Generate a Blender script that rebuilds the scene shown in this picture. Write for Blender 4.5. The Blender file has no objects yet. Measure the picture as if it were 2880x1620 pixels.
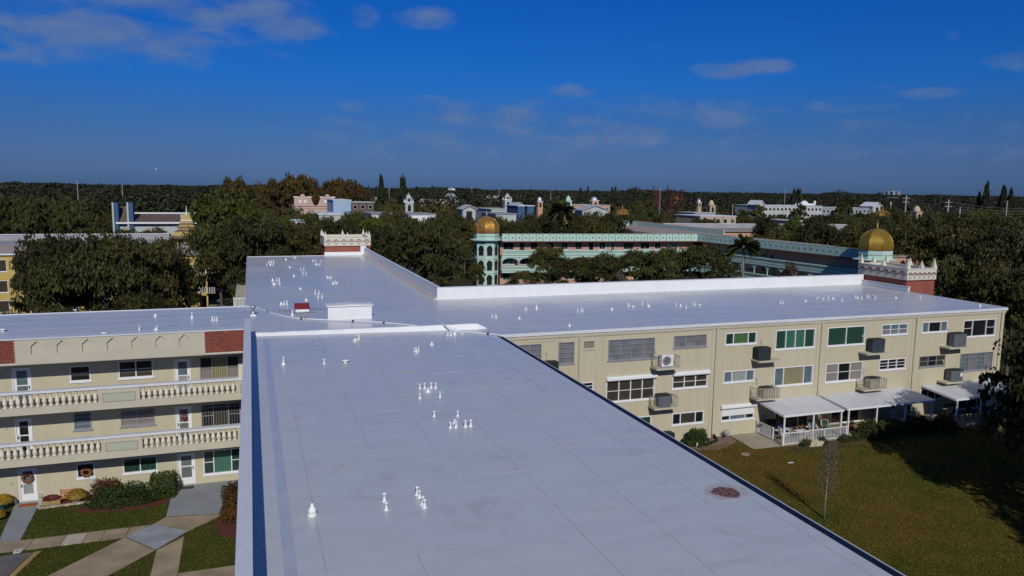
import bpy, math, random
import numpy as np
from mathutils import Vector, Matrix

# ------------------------------------------------------------------ camera, sky, sun
SC = bpy.context.scene
COL = SC.collection
CAM_Z = 17.56                      # metres above the lawn; the flat roofs lie at 8.36 m
GROUND_TO_ROOF = 8.36
_ax = np.array([[0.9451, -0.0303, 0.3254], [-0.3262, -0.1268, 0.9368], [0.0129, -0.9915, -0.1302]])
_ax[1] /= np.linalg.norm(_ax[1]); _ax[2] -= _ax[1]*(_ax[1] @ _ax[2]); _ax[2] /= np.linalg.norm(_ax[2])
_ax[0] = np.cross(_ax[1], _ax[2])
cam_data = bpy.data.cameras.new('camera'); cam = bpy.data.objects.new('camera', cam_data); COL.objects.link(cam)
SC.camera = cam
cam_data.sensor_width = 36.0
cam_data.lens = 36.0*2120.0/2880.0
cam_data.clip_start = 0.5; cam_data.clip_end = 20000
_m = Matrix(((_ax[0][0], -_ax[0][1], -_ax[0][2], 0), (_ax[1][0], -_ax[1][1], -_ax[1][2], 0),
             (_ax[2][0], -_ax[2][1], -_ax[2][2], CAM_Z), (0, 0, 0, 1)))
cam.matrix_world = _m

def at(px, py, Y):
    """world point at depth Y that the survey photo shows at (px, py)"""
    r = _ax @ np.array([px-1440.0, py-810.0, 2120.0]); r = r*(Y/r[1])
    return Vector((r[0], r[1], r[2]+CAM_Z))
def atz(px, py, z):
    r = _ax @ np.array([px-1440.0, py-810.0, 2120.0]); r = r*((z-CAM_Z)/r[2])
    return Vector((r[0], r[1], z))
def hor(px): return 522+.013*(px-701)
def gx(px, Y): return at(px, hor(px), Y).x

SUN_EL = math.radians(33.0); SUN_AZ = math.radians(189.8)
sd = bpy.data.lights.new('sun', 'SUN'); sd.energy = 3.0; sd.angle = math.radians(.53); sd.color = (1.0, .955, .87)
sun = bpy.data.objects.new('sun', sd); COL.objects.link(sun); sun.location = (-40, -120, 90)
_d = Vector((-math.sin(SUN_AZ)*math.cos(SUN_EL), -math.cos(SUN_AZ)*math.cos(SUN_EL), -math.sin(SUN_EL)))
sun.rotation_euler = _d.to_track_quat('-Z', 'Y').to_euler()

wd = bpy.data.worlds.new('World'); SC.world = wd; wd.use_nodes = True
NT = wd.node_tree; NT.nodes.clear()
def N(nt, t, **k):
    n = nt.nodes.new(t)
    for a, b in k.items(): setattr(n, a, b)
    return n
def lk(nt, a, b): nt.links.new(a, b)
def mth(nt, op, a, b=None, c=None, clamp=False):
    n = N(nt, 'ShaderNodeMath', operation=op); n.use_clamp = clamp
    for i, v in enumerate((a, b, c)):
        if v is None: continue
        if isinstance(v, (int, float)): n.inputs[i].default_value = v
        else: lk(nt, v, n.inputs[i])
    return n.outputs[0]
def mixc(nt, fac, a, b, mode='MIX'):
    n = N(nt, 'ShaderNodeMix', data_type='RGBA', blend_type=mode)
    for s, v in ((n.inputs['Factor'], fac), (n.inputs[6], a), (n.inputs[7], b)):
        if isinstance(v, (int, float)): s.default_value = v
        elif isinstance(v, tuple): s.default_value = v if len(v) == 4 else v+(1,)
        else: lk(nt, v, s)
    return n.outputs[2]

sky = N(NT, 'ShaderNodeTexSky', sky_type='NISHITA', sun_disc=False)
sky.sun_elevation = SUN_EL; sky.sun_rotation = SUN_AZ
sky.altitude = 300; sky.air_density = 1.0; sky.dust_density = .25; sky.ozone_density = 4.0
tc = N(NT, 'ShaderNodeTexCoord'); sep = N(NT, 'ShaderNodeSeparateXYZ'); lk(NT, tc.outputs['Generated'], sep.inputs[0])
sx, sy, sz = sep.outputs
# the polarised low sky: the whole horizon ring is held down evenly all round
el = mth(NT, 'MAXIMUM', sz, 0.0)
ramp = N(NT, 'ShaderNodeValToRGB'); lk(NT, mth(NT, 'MULTIPLY', el, 2.2, clamp=True), ramp.inputs[0])
cr = ramp.color_ramp
cr.elements[0].position = 0; cr.elements[0].color = (.105, .205, .55, 1)
cr.elements[1].position = 1; cr.elements[1].color = (.28, .52, 1.0, 1)
for p, c in ((.03, (.125, .232, .59, 1)), (.08, (.145, .250, .58, 1)), (.19, (.120, .285, .66, 1)), (.30, (.060, .345, .87, 1)), (.5, (.034, .355, .97, 1)), (.62, (.09, .38, 1, 1))):
    e = cr.elements.new(p); e.color = c
skyc = mixc(NT, 1.0, sky.outputs[0], ramp.outputs[0], 'MULTIPLY')
# cloud deck: noise on a flat layer seen in perspective, plus the named banks of this afternoon
hyp = mth(NT, 'SQRT', mth(NT, 'ADD', mth(NT, 'MULTIPLY', sx, sx), mth(NT, 'MULTIPLY', sy, sy)))
az = mth(NT, 'ARCTAN2', sx, sy)
tv = mth(NT, 'DIVIDE', sz, mth(NT, 'MAXIMUM', hyp, .02))
comb = N(NT, 'ShaderNodeCombineXYZ'); lk(NT, az, comb.inputs[0]); lk(NT, mth(NT, 'MULTIPLY', tv, 2.6), comb.inputs[1])
n1 = N(NT, 'ShaderNodeTexNoise'); n1.inputs['Scale'].default_value = 14; n1.inputs['Detail'].default_value = 7; n1.inputs['Roughness'].default_value = .5
n1.inputs['Distortion'].default_value = .25
lk(NT, comb.outputs[0], n1.inputs['Vector'])
n2 = N(NT, 'ShaderNodeTexNoise'); n2.inputs['Scale'].default_value = 3.0; n2.inputs['Detail'].default_value = 3
lk(NT, comb.outputs[0], n2.inputs['Vector'])
def _ang(px, py):
    r = _ax @ np.array([px-1440.0, py-810.0, 2120.0]); return math.atan2(r[0], r[1]), r[2]/math.hypot(r[0], r[1])
banks = [(230, 95, 430, 70, .95), (520, 20, 360, 45, .95), (820, 70, 130, 50, 1.0), (1010, 50, 60, 36, .85), (1190, 45, 90, 34, .85), (1300, 213, 105, 12, .5),
         (2060, 195, 110, 27, .95), (2140, 185, 90, 24, .9), (1600, 258, 80, 22, .8), (1520, 288, 60, 22, .7), (1010, 302, 65, 20, .8), (1190, 290, 85, 24, .62), (2850, 160, 95, 30, .9),
         (2400, 297, 120, 18, .7), (2650, 262, 150, 14, .6), (1450, 330, 430, 42, .80), (1850, 318, 320, 44, .76), (2840, 360, 90, 24, .6), (60, 150, 190, 32, .8), (2450, 240, 110, 12, .4), (1500, 395, 850, 60, .66), (2500, 385, 500, 48, .64), (700, 20, 200, 40, .8)]
mask = None
for px, py, w, h, a in banks:
    a0, t0 = _ang(px, py); sw = w/2300.0; sh = h/2150.0
    dx = mth(NT, 'DIVIDE', mth(NT, 'SUBTRACT', az, a0), sw); dy = mth(NT, 'DIVIDE', mth(NT, 'SUBTRACT', tv, t0), sh)
    q = mth(NT, 'ADD', mth(NT, 'MULTIPLY', dx, dx), mth(NT, 'MULTIPLY', dy, dy))
    g = mth(NT, 'MULTIPLY', mth(NT, 'SUBTRACT', 1.0, mth(NT, 'MULTIPLY', q, .5), clamp=True), a)
    mask = g if mask is None else mth(NT, 'MAXIMUM', mask, g)
# the same broken cloud goes on overhead and behind the viewer
wide = mth(NT, 'MULTIPLY', mth(NT, 'SUBTRACT', n2.outputs[0], .52, clamp=True), 5.0, clamp=True)
beh = mth(NT, 'MULTIPLY', mth(NT, 'SUBTRACT', mth(NT, 'ABSOLUTE', mth(NT, 'SUBTRACT', az, .38)), .75, clamp=True), 4.0, clamp=True)
wide = mth(NT, 'MULTIPLY', wide, mth(NT, 'MULTIPLY', beh, .8))
mask = mth(NT, 'MAXIMUM', mask, wide)
cl = mth(NT, 'SUBTRACT', mth(NT, 'ADD', mask, mth(NT, 'MULTIPLY', n1.outputs[0], 2.0)), 1.34)
cl = mth(NT, 'MULTIPLY', cl, 1.15, clamp=True)
sm = N(NT, 'ShaderNodeMapRange', interpolation_type='SMOOTHSTEP'); lk(NT, cl, sm.inputs[0])
cfac = mth(NT, 'MULTIPLY', sm.outputs[0], .72)
ccol = mixc(NT, n1.outputs[0], (.9, 1.75, 3.9, 1), (2.4, 3.3, 5.3, 1))
skyc2 = mixc(NT, cfac, skyc, ccol)
bg = N(NT, 'ShaderNodeBackground'); bg.inputs['Strength'].default_value = .07
lk(NT, skyc2, bg.inputs['Color'])
wo = N(NT, 'ShaderNodeOutputWorld'); lk(NT, bg.outputs[0], wo.inputs[0])

vs = SC.view_settings
vs.view_transform = 'Standard'; vs.look = 'None'; vs.exposure = 0.0; vs.gamma = 1.0; vs.use_curve_mapping = False
SC.render.resolution_x = 1024; SC.render.resolution_y = 576
SC.cycles.max_bounces = 6; SC.cycles.diffuse_bounces = 3; SC.cycles.glossy_bounces = 3; SC.cycles.transparent_max_bounces = 4

# ------------------------------------------------------------------ helpers
rnd = random.Random(7)
class Frame:
    """facade frame: u along the wall, d outward from it, z up"""
    def __init__(s, ox, oy, ux, uy):
        l = math.hypot(ux, uy); s.o = (ox, oy); s.u = (ux/l, uy/l); s.n = (uy/l, -ux/l)
    def __call__(s, p):
        return (s.o[0]+p[0]*s.u[0]+p[1]*s.n[0], s.o[1]+p[0]*s.u[1]+p[1]*s.n[1], p[2])
class MB:
    def __init__(s, T=None): s.v = []; s.f = []; s.T = T; s.sm = []
    def add(s, vs_, fs, smooth=False):
        b = len(s.v)
        s.v += [tuple(s.T(p)) if s.T else tuple(p) for p in vs_]
        s.f += [tuple(i+b for i in f) for f in fs]; s.sm += [smooth]*len(fs)
    def box(s, x0, x1, y0, y1, z0, z1):
        s.add([(x0,y0,z0),(x1,y0,z0),(x1,y1,z0),(x0,y1,z0),(x0,y0,z1),(x1,y0,z1),(x1,y1,z1),(x0,y1,z1)],
              [(0,3,2,1),(4,5,6,7),(0,1,5,4),(1,2,6,5),(2,3,7,6),(3,0,4,7)]); return s
    def poly(s, pts): s.add(pts, [tuple(range(len(pts)))]); return s
    def prism_z(s, pts, z0, z1):
        n = len(pts); s.add([(x,y,z0) for x,y in pts]+[(x,y,z1) for x,y in pts],
            [tuple(reversed(range(n))), tuple(range(n,2*n))]+[(i,(i+1)%n,n+(i+1)%n,n+i) for i in range(n)]); return s
    def prism_y(s, pts, y0, y1):
        """outline in x,z pushed through y"""
        n = len(pts); s.add([(x,y0,z) for x,z in pts]+[(x,y1,z) for x,z in pts],
            [tuple(range(n)), tuple(reversed(range(n,2*n)))]+[((i+1)%n,i,n+i,n+(i+1)%n) for i in range(n)]); return s
    def prism_x(s, pts, x0, x1):
        n = len(pts); s.add([(x0,y,z) for y,z in pts]+[(x1,y,z) for y,z in pts],
            [tuple(range(n)), tuple(reversed(range(n,2*n)))]+[((i+1)%n,i,n+i,n+(i+1)%n) for i in range(n)]); return s
    def lathe(s, prof, cx=0, cy=0, n=12, smooth=True, a0=0.0):
        vs_ = []; fs = []; k = len(prof)
        for i in range(n):
            a = a0+2*math.pi*i/n
            for r, z in prof: vs_.append((cx+r*math.cos(a), cy+r*math.sin(a), z))
        for i in range(n):
            j = (i+1)%n
            for q in range(k-1): fs.append((i*k+q, j*k+q, j*k+q+1, i*k+q+1))
        fs.append(tuple(i*k for i in reversed(range(n)))); fs.append(tuple(i*k+k-1 for i in range(n)))
        s.add(vs_, fs, smooth); return s
    def tube(s, pts, rad, n=6, smooth=True):
        pts = [Vector(p) for p in pts]; m = len(pts)
        if not hasattr(rad, '__len__'): rad = [rad]*m
        vs_ = []; fs = []
        for i, p in enumerate(pts):
            t = (pts[min(i+1,m-1)]-pts[max(i-1,0)]); t.normalize()
            a = t.orthogonal() if abs(t.z) > .9 else t.cross(Vector((0,0,1))); a.normalize(); b = t.cross(a)
            for k in range(n):
                w = 2*math.pi*k/n; q = p+(a*math.cos(w)+b*math.sin(w))*rad[i]; vs_.append(tuple(q))
        for i in range(m-1):
            for k in range(n):
                fs.append((i*n+k, i*n+(k+1)%n, (i+1)*n+(k+1)%n, (i+1)*n+k))
        fs.append(tuple(reversed(range(n)))); fs.append(tuple((m-1)*n+k for k in range(n)))
        s.add(vs_, fs, smooth); return s
    def ball(s, cx, cy, cz, rx, ry=None, rz=None, n=10, m=6):
        ry = ry or rx; rz = rz or rx
        prof = [(max(.001, math.sin(math.pi*i/m)), -math.cos(math.pi*i/m)) for i in range(m+1)]
        vs_ = []; fs = []; k = m+1
        for i in range(n):
            a = 2*math.pi*i/n
            for r, z in prof: vs_.append((cx+rx*r*math.cos(a), cy+ry*r*math.sin(a), cz+rz*z))
        for i in range(n):
            j = (i+1)%n
            for q in range(m): fs.append((i*k+q, j*k+q, j*k+q+1, i*k+q+1))
        s.add(vs_, fs, True); return s
    def mesh(s, name, mat, off=(0,0,0)):
        me = bpy.data.meshes.new(name)
        me.from_pydata([(x-off[0], y-off[1], z-off[2]) for x,y,z in s.v], [], s.f)
        if any(s.sm): me.polygons.foreach_set('use_smooth', s.sm)
        if mat: me.materials.append(mat)
        me.update(); return me
    def build(s, name, mat, parent=None):
        off = base_of(parent) if parent else (0,0,0)
        return link(name, s.mesh(name, mat, off), parent)
def base_of(o):
    v = Vector((0,0,0))
    while o: v += o.location; o = o.parent
    return v
def link(name, me, parent=None, loc=(0,0,0), rz=0):
    o = bpy.data.objects.new(name, me); COL.objects.link(o); o.location = loc
    if rz: o.rotation_euler = (0,0,rz)
    if parent: o.parent = parent
    return o
def tag(o, label=None, cat=None, group=None, kind=None):
    if label: o['label'] = label
    if cat: o['category'] = cat
    if group: o['group'] = group
    if kind: o['kind'] = kind
    return o
def thing(name, label, cat, loc=(0,0,0), group=None):
    return tag(link(name, None, None, loc), label, cat, group)
def copy_tree(o, parent=None, loc=None, rz=None):
    c = o.copy(); COL.objects.link(c); c.parent = parent
    if loc is not None: c.location = loc
    if rz is not None: c.rotation_euler = (0,0,rz)
    for ch in list(o.children): copy_tree(ch, c)
    return c

# ------------------------------------------------------------------ materials
MATS = {}
def mat(name, col, rough=.8, var=.12, scale=2.0, bump=0.0, metal=0.0, spec=.3, rand=0.0, detail=4, bscale=None, hue=None):
    if name in MATS: return MATS[name]
    m = bpy.data.materials.new(name); m.use_nodes = True; nt = m.node_tree
    p = nt.nodes['Principled BSDF']; p.inputs['Roughness'].default_value = rough; p.inputs['Metallic'].default_value = metal
    p.inputs['Specular IOR Level'].default_value = spec
    g = N(nt, 'ShaderNodeNewGeometry')
    nz = N(nt, 'ShaderNodeTexNoise'); nz.inputs['Scale'].default_value = scale; nz.inputs['Detail'].default_value = detail
    lk(nt, g.outputs['Position'], nz.inputs['Vector'])
    lo = tuple(c*(1-var) for c in col); hi = tuple(min(1, c*(1+var)) for c in (hue or col))
    mr = N(nt, 'ShaderNodeMapRange'); mr.inputs[1].default_value = .3; mr.inputs[2].default_value = .7; lk(nt, nz.outputs[0], mr.inputs[0])
    c = mixc(nt, mr.outputs[0], lo, hi)
    if rand:
        oi = N(nt, 'ShaderNodeObjectInfo')
        v = mth(nt, 'ADD', mth(nt, 'MULTIPLY', oi.outputs['Random'], 2*rand), 1-rand)
        cc = N(nt, 'ShaderNodeCombineColor'); [lk(nt, v, cc.inputs[i]) for i in range(3)]
        c = mixc(nt, 1.0, c, cc.outputs[0], 'MULTIPLY')
    lk(nt, c, p.inputs['Base Color'])
    if bump:
        nb = N(nt, 'ShaderNodeTexNoise'); nb.inputs['Scale'].default_value = bscale or scale*6; nb.inputs['Detail'].default_value = 3
        lk(nt, g.outputs['Position'], nb.inputs['Vector'])
        b = N(nt, 'ShaderNodeBump'); b.inputs['Strength'].default_value = bump; b.inputs['Distance'].default_value = .05
        lk(nt, nb.outputs[0], b.inputs['Height']); lk(nt, b.outputs[0], p.inputs['Normal'])
    MATS[name] = m; return m
def roof_mat(name, base, dirt, rough=.3, streak=.3):
    m = bpy.data.materials.new(name); m.use_nodes = True; nt = m.node_tree; p = nt.nodes['Principled BSDF']
    g = N(nt, 'ShaderNodeNewGeometry')
    mp = N(nt, 'ShaderNodeMapping'); mp.inputs['Scale'].default_value = (.35, 1.6, 1); lk(nt, g.outputs['Position'], mp.inputs[0])
    a = N(nt, 'ShaderNodeTexNoise'); a.inputs['Scale'].default_value = 1.1; a.inputs['Detail'].default_value = 6; a.inputs['Roughness'].default_value = .6; lk(nt, mp.outputs[0], a.inputs[0])
    b = N(nt, 'ShaderNodeTexNoise'); b.inputs['Scale'].default_value = .13; b.inputs['Detail'].default_value = 3; lk(nt, g.outputs['Position'], b.inputs[0])
    c = N(nt, 'ShaderNodeTexNoise'); c.inputs['Scale'].default_value = .55; c.inputs['Detail'].default_value = 8; c.inputs['Roughness'].default_value = .7; c.inputs['Distortion'].default_value = .6
    lk(nt, g.outputs['Position'], c.inputs[0])
    f1 = N(nt, 'ShaderNodeMapRange'); f1.inputs[1].default_value = .40; f1.inputs[2].default_value = .75; lk(nt, a.outputs[0], f1.inputs[0])
    f2 = N(nt, 'ShaderNodeMapRange'); f2.inputs[1].default_value = .55; f2.inputs[2].default_value = .76; lk(nt, c.outputs[0], f2.inputs[0])
    col = mixc(nt, mth(nt, 'MULTIPLY', f1.outputs[0], streak), base, tuple(x*.86 for x in base))
    col = mixc(nt, mth(nt, 'MULTIPLY', f2.outputs[0], .75), col, dirt)
    col = mixc(nt, mth(nt, 'MULTIPLY', b.outputs[0], .28), col, tuple(x*y for x, y in zip(base, (.88, .92, .98))))
    lk(nt, col, p.inputs['Base Color'])
    rr = N(nt, 'ShaderNodeMapRange'); rr.inputs[1].default_value = .3; rr.inputs[2].default_value = .7; rr.inputs[3].default_value = rough*.75; rr.inputs[4].default_value = rough*1.4
    lk(nt, b.outputs[0], rr.inputs[0]); lk(nt, rr.outputs[0], p.inputs['Roughness'])
    p.inputs['Specular IOR Level'].default_value = .5
    bm = N(nt, 'ShaderNodeBump'); bm.inputs['Strength'].default_value = .25; bm.inputs['Distance'].default_value = .02
    lk(nt, a.outputs[0], bm.inputs['Height']); lk(nt, bm.outputs[0], p.inputs['Normal'])
    MATS[name] = m; return m
def leaf_mat(name, lo, hi, rand=.25):
    m = bpy.data.materials.new(name); m.use_nodes = True; nt = m.node_tree; p = nt.nodes['Principled BSDF']
    g = N(nt, 'ShaderNodeNewGeometry'); oi = N(nt, 'ShaderNodeObjectInfo')
    nz = N(nt, 'ShaderNodeTexNoise'); nz.inputs['Scale'].default_value = .55; nz.inputs['Detail'].default_value = 5; lk(nt, g.outputs['Position'], nz.inputs[0])
    mr = N(nt, 'ShaderNodeMapRange'); mr.inputs[1].default_value = .35; mr.inputs[2].default_value = .68; lk(nt, nz.outputs[0], mr.inputs[0])
    f = mth(nt, 'ADD', mth(nt, 'MULTIPLY', mr.outputs[0], .6), mth(nt, 'MULTIPLY', g.outputs['Random Per Island'], .4))
    c = mixc(nt, f, lo, hi)
    if rand > .15:   # individuals lean from green to olive-brown
        rb = mth(nt, 'FRACT', mth(nt, 'MULTIPLY', oi.outputs['Random'], 7.31))
        c = mixc(nt, mth(nt, 'MULTIPLY', rb, .55), c, mixc(nt, 1.0, c, (1.45, 1.08, .85), 'MULTIPLY'))
    v = mth(nt, 'ADD', mth(nt, 'MULTIPLY', oi.outputs['Random'], 2*rand), 1-rand)
    cc = N(nt, 'ShaderNodeCombineColor'); [lk(nt, v, cc.inputs[i]) for i in range(3)]
    lk(nt, mixc(nt, 1.0, c, cc.outputs[0], 'MULTIPLY'), p.inputs['Base Color'])
    p.inputs['Roughness'].default_value = .62; p.inputs['Specular IOR Level'].default_value = .22
    MATS[name] = m; return m

M_ROOF = roof_mat('white_roof_membrane', (.53, .555, .57), (.37, .375, .37), .28, .75)
M_ROOF_STRIP = mat('roof_strip', (.42, .46, .53), .22, .06, 1.5, spec=.5)
M_SEAM = mat('roof_seam_lap', (.40, .42, .445), .5, .16, 2.5)
M_WHITE = mat('white_coating', (.74, .745, .75), .45, .04, 1.2, spec=.35, bump=.05)
M_CAP = mat('white_metal_edge', (.62, .64, .67), .4, .05, 2, spec=.4)
M_VENT = mat('white_vent_plastic', (.78, .78, .77), .45, .05, 8)
M_BLACK = mat('black_rubber', (.012, .012, .014), .6, .1)
M_NAVY = mat('dark_blue_gutter', (.008, .013, .03), .6, .15, spec=.15)
def stucco(name, col, dirt):
    m = bpy.data.materials.new(name); m.use_nodes = True; nt = m.node_tree; p = nt.nodes['Principled BSDF']; g = N(nt, 'ShaderNodeNewGeometry')
    mp = N(nt, 'ShaderNodeMapping'); mp.inputs['Scale'].default_value = (2.2, 2.2, .16); lk(nt, g.outputs['Position'], mp.inputs[0])
    a = N(nt, 'ShaderNodeTexNoise'); a.inputs['Scale'].default_value = 1.3; a.inputs['Detail'].default_value = 6; a.inputs['Roughness'].default_value = .65; lk(nt, mp.outputs[0], a.inputs[0])
    b = N(nt, 'ShaderNodeTexNoise'); b.inputs['Scale'].default_value = .45; b.inputs['Detail'].default_value = 5; lk(nt, g.outputs['Position'], b.inputs[0])
    c = N(nt, 'ShaderNodeTexNoise'); c.inputs['Scale'].default_value = 28; c.inputs['Detail'].default_value = 3; lk(nt, g.outputs['Position'], c.inputs[0])
    f = N(nt, 'ShaderNodeMapRange'); f.inputs[1].default_value = .48; f.inputs[2].default_value = .78; lk(nt, a.outputs[0], f.inputs[0])
    k = mixc(nt, mth(nt, 'MULTIPLY', f.outputs[0], .42), col, dirt); f2 = N(nt, 'ShaderNodeMapRange'); f2.inputs[1].default_value = .35; f2.inputs[2].default_value = .7; lk(nt, b.outputs[0], f2.inputs[0])
    k = mixc(nt, mth(nt, 'MULTIPLY', f2.outputs[0], .35), k, tuple(x*.87 for x in col)); lk(nt, k, p.inputs['Base Color']); p.inputs['Roughness'].default_value = .92; p.inputs['Specular IOR Level'].default_value = .2
    bm = N(nt, 'ShaderNodeBump'); bm.inputs['Strength'].default_value = .12; bm.inputs['Distance'].default_value = .03; lk(nt, c.outputs[0], bm.inputs['Height']); lk(nt, bm.outputs[0], p.inputs['Normal'])
    MATS[name] = m; return m
M_BEIGE = stucco('beige_stucco', (.505, .458, .33), (.37, .33, .245))
M_BEIGE2 = mat('beige_trim', (.48, .445, .35), .85, .05, 1.0)
M_CREAM = mat('cream_paint', (.60, .56, .46), .8, .06, 2)
M_IVORY = mat('ivory_baluster', (.66, .61, .50), .75, .06, 3)
M_BRICK = mat('red_brick', (.23, .062, .042), .88, .18, 6, bump=.2, rand=.22)
M_MORTAR = mat('mortar', (.46, .28, .21), .95, .1, 6)
M_REDWALL = mat('red_painted_wall', (.27, .085, .06), .85, .12, .9)
M_REDLINE = mat('red_moulding', (.20, .055, .045), .8, .1)
M_FRAME_W = mat('white_window_frame', (.72, .73, .74), .45, .03)
M_FRAME_G = mat('grey_metal_frame', (.30, .31, .33), .45, .08, metal=.2)
M_SAGELINE = mat('sage_panel_outline', (.24, .29, .24), .85, .06)
M_SLAB = mat('balcony_slab', (.43, .40, .33), .9, .08)
M_LINK = mat('grey_fitting', (.40, .40, .36), .9, .06)  # plain grey of the door plates and disconnect boxes
def glass(name, col, rough=.06): return mat(name, col, rough, .18, 1.2, spec=.5)
def drape(name, col, axis='X', sc=5.0, amt=.34, rough=.12):
    """glass with a pleated drape or a blind close behind it"""
    m = bpy.data.materials.new(name); m.use_nodes = True; nt = m.node_tree; p = nt.nodes['Principled BSDF']; g = N(nt, 'ShaderNodeNewGeometry')
    w = N(nt, 'ShaderNodeTexWave', bands_direction=axis); w.inputs['Scale'].default_value = sc; w.inputs['Distortion'].default_value = 1.2; w.inputs['Detail'].default_value = 2; lk(nt, g.outputs['Position'], w.inputs[0])
    b = N(nt, 'ShaderNodeTexNoise'); b.inputs['Scale'].default_value = .9; lk(nt, g.outputs['Position'], b.inputs[0])
    k = mixc(nt, w.outputs[1], tuple(c*(1-amt) for c in col), tuple(min(1, c*(1+amt*.6)) for c in col)); k = mixc(nt, mth(nt, 'MULTIPLY', b.outputs[0], .55), k, tuple(c*.45 for c in col))
    lk(nt, k, p.inputs['Base Color']); p.inputs['Roughness'].default_value = rough; p.inputs['Specular IOR Level'].default_value = .5; MATS[name] = m; return m
G_DARK = glass('glass_dark', (.012, .013, .016)); G_BROWN = glass('glass_brown', (.05, .042, .032)); G_GREEN = drape('glass_green', (.026, .075, .052), sc=1.4)
G_GREENB = drape('glass_bright_green', (.085, .17, .06), sc=2); G_GREEND = glass('glass_dark_green', (.018, .045, .03)); G_GREY = glass('glass_louvre_grey', (.16, .165, .18), .15)
G_TEAL = drape('glass_teal_drape', (.055, .165, .115), sc=2.2); G_PALE = drape('glass_pale_drape', (.33, .36, .35), sc=3); G_CURT = drape('glass_cream_drape', (.30, .27, .16), sc=2.6, amt=.5); G_BLIND = drape('glass_blind', (.28, .25, .225), 'Z', 6.0, .3, .2)
G_BLUEG = glass('glass_blue_grey', (.10, .14, .16))
M_GOLD = mat('gilded_copper', (.60, .285, .055), .34, .22, 1.0, metal=.75, hue=(.72, .40, .08), bump=.05)
M_GOLD2 = mat('gilded_yellow', (.52, .32, .05), .36, .2, 1.0, metal=.7, bump=.05)
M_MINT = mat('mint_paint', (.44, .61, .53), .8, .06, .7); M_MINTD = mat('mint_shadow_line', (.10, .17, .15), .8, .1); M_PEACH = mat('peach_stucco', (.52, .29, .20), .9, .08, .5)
M_TANROOF = mat('aged_tan_roof', (.30, .255, .235), .85, .16, .25, detail=6); M_GREYROOF = mat('grey_roof', (.30, .30, .32), .8, .12, .3)
M_DARKIN = mat('dark_opening', (.01, .01, .011), .7, .1)
M_BARK = mat('oak_bark', (.10, .085, .07), .95, .3, 3, bump=.4); M_BARKP = mat('pale_bark', (.23, .20, .17), .95, .25, 3)
M_CONC = mat('tan_concrete', (.30, .235, .165), .9, .22, .9, bump=.15, detail=7); M_CONCB = mat('blue_grey_concrete', (.26, .285, .32), .85, .18, 1.2, bump=.1, detail=7)
M_CONCG = mat('grey_painted_concrete', (.24, .255, .275), .7, .1, 1.0, spec=.4); M_ASPH = mat('worn_asphalt', (.13, .12, .12), .9, .2, .8, bump=.15, detail=7)
M_MULCH = mat('red_mulch', (.11, .032, .020), .97, .35, 9, bump=.5)

# ------------------------------------------------------------------ ground, lawns, paths
def lawn_mat(name, a, b, c, sc=.25):
    m = bpy.data.materials.new(name); m.use_nodes = True; nt = m.node_tree; p = nt.nodes['Principled BSDF']
    g = N(nt, 'ShaderNodeNewGeometry')
    n1 = N(nt, 'ShaderNodeTexNoise'); n1.inputs['Scale'].default_value = sc; n1.inputs['Detail'].default_value = 6; n1.inputs['Roughness'].default_value = .65; lk(nt, g.outputs['Position'], n1.inputs[0])
    n2 = N(nt, 'ShaderNodeTexNoise'); n2.inputs['Scale'].default_value = 7.0; n2.inputs['Detail'].default_value = 8; n2.inputs['Roughness'].default_value = .8; lk(nt, g.outputs['Position'], n2.inputs[0])
    n3 = N(nt, 'ShaderNodeTexNoise'); n3.inputs['Scale'].default_value = .11; n3.inputs['Detail'].default_value = 3; lk(nt, g.outputs['Position'], n3.inputs[0])
    f = N(nt, 'ShaderNodeMapRange'); f.inputs[1].default_value = .38; f.inputs[2].default_value = .66; lk(nt, n1.outputs[0], f.inputs[0])
    f3 = N(nt, 'ShaderNodeMapRange'); f3.inputs[1].default_value = .45; f3.inputs[2].default_value = .62; lk(nt, n3.outputs[0], f3.inputs[0])
    col = mixc(nt, f.outputs[0], a, b); col = mixc(nt, mth(nt, 'MULTIPLY', f3.outputs[0], .7), col, c)
    f2 = N(nt, 'ShaderNodeMapRange'); f2.inputs[1].default_value = .3; f2.inputs[2].default_value = .7; f2.inputs[3].default_value = .25; f2.inputs[4].default_value = 1.75; lk(nt, n2.outputs[0], f2.inputs[0])
    cc = N(nt, 'ShaderNodeCombineColor'); [lk(nt, f2.outputs[0], cc.inputs[i]) for i in range(3)]
    lk(nt, mixc(nt, 1.0, col, cc.outputs[0], 'MULTIPLY'), p.inputs['Base Color'])
    p.inputs['Roughness'].default_value = .95; p.inputs['Specular IOR Level'].default_value = .1
    b_ = N(nt, 'ShaderNodeBump'); b_.inputs['Strength'].default_value = .8; b_.inputs['Distance'].default_value = .05; lk(nt, n2.outputs[0], b_.inputs['Height']); lk(nt, b_.outputs[0], p.inputs['Normal'])
    MATS[name] = m; return m
M_FIELD = lawn_mat('woodland_floor', (.030, .034, .012), (.05, .045, .02), (.06, .05, .025))
M_LAWN = lawn_mat('dry_lawn', (.105, .078, .011), (.044, .070, .006), (.135, .075, .016), .30)
M_LAWN2 = lawn_mat('courtyard_lawn', (.050, .062, .010), (.075, .068, .014), (.055, .05, .014), .5)

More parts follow.
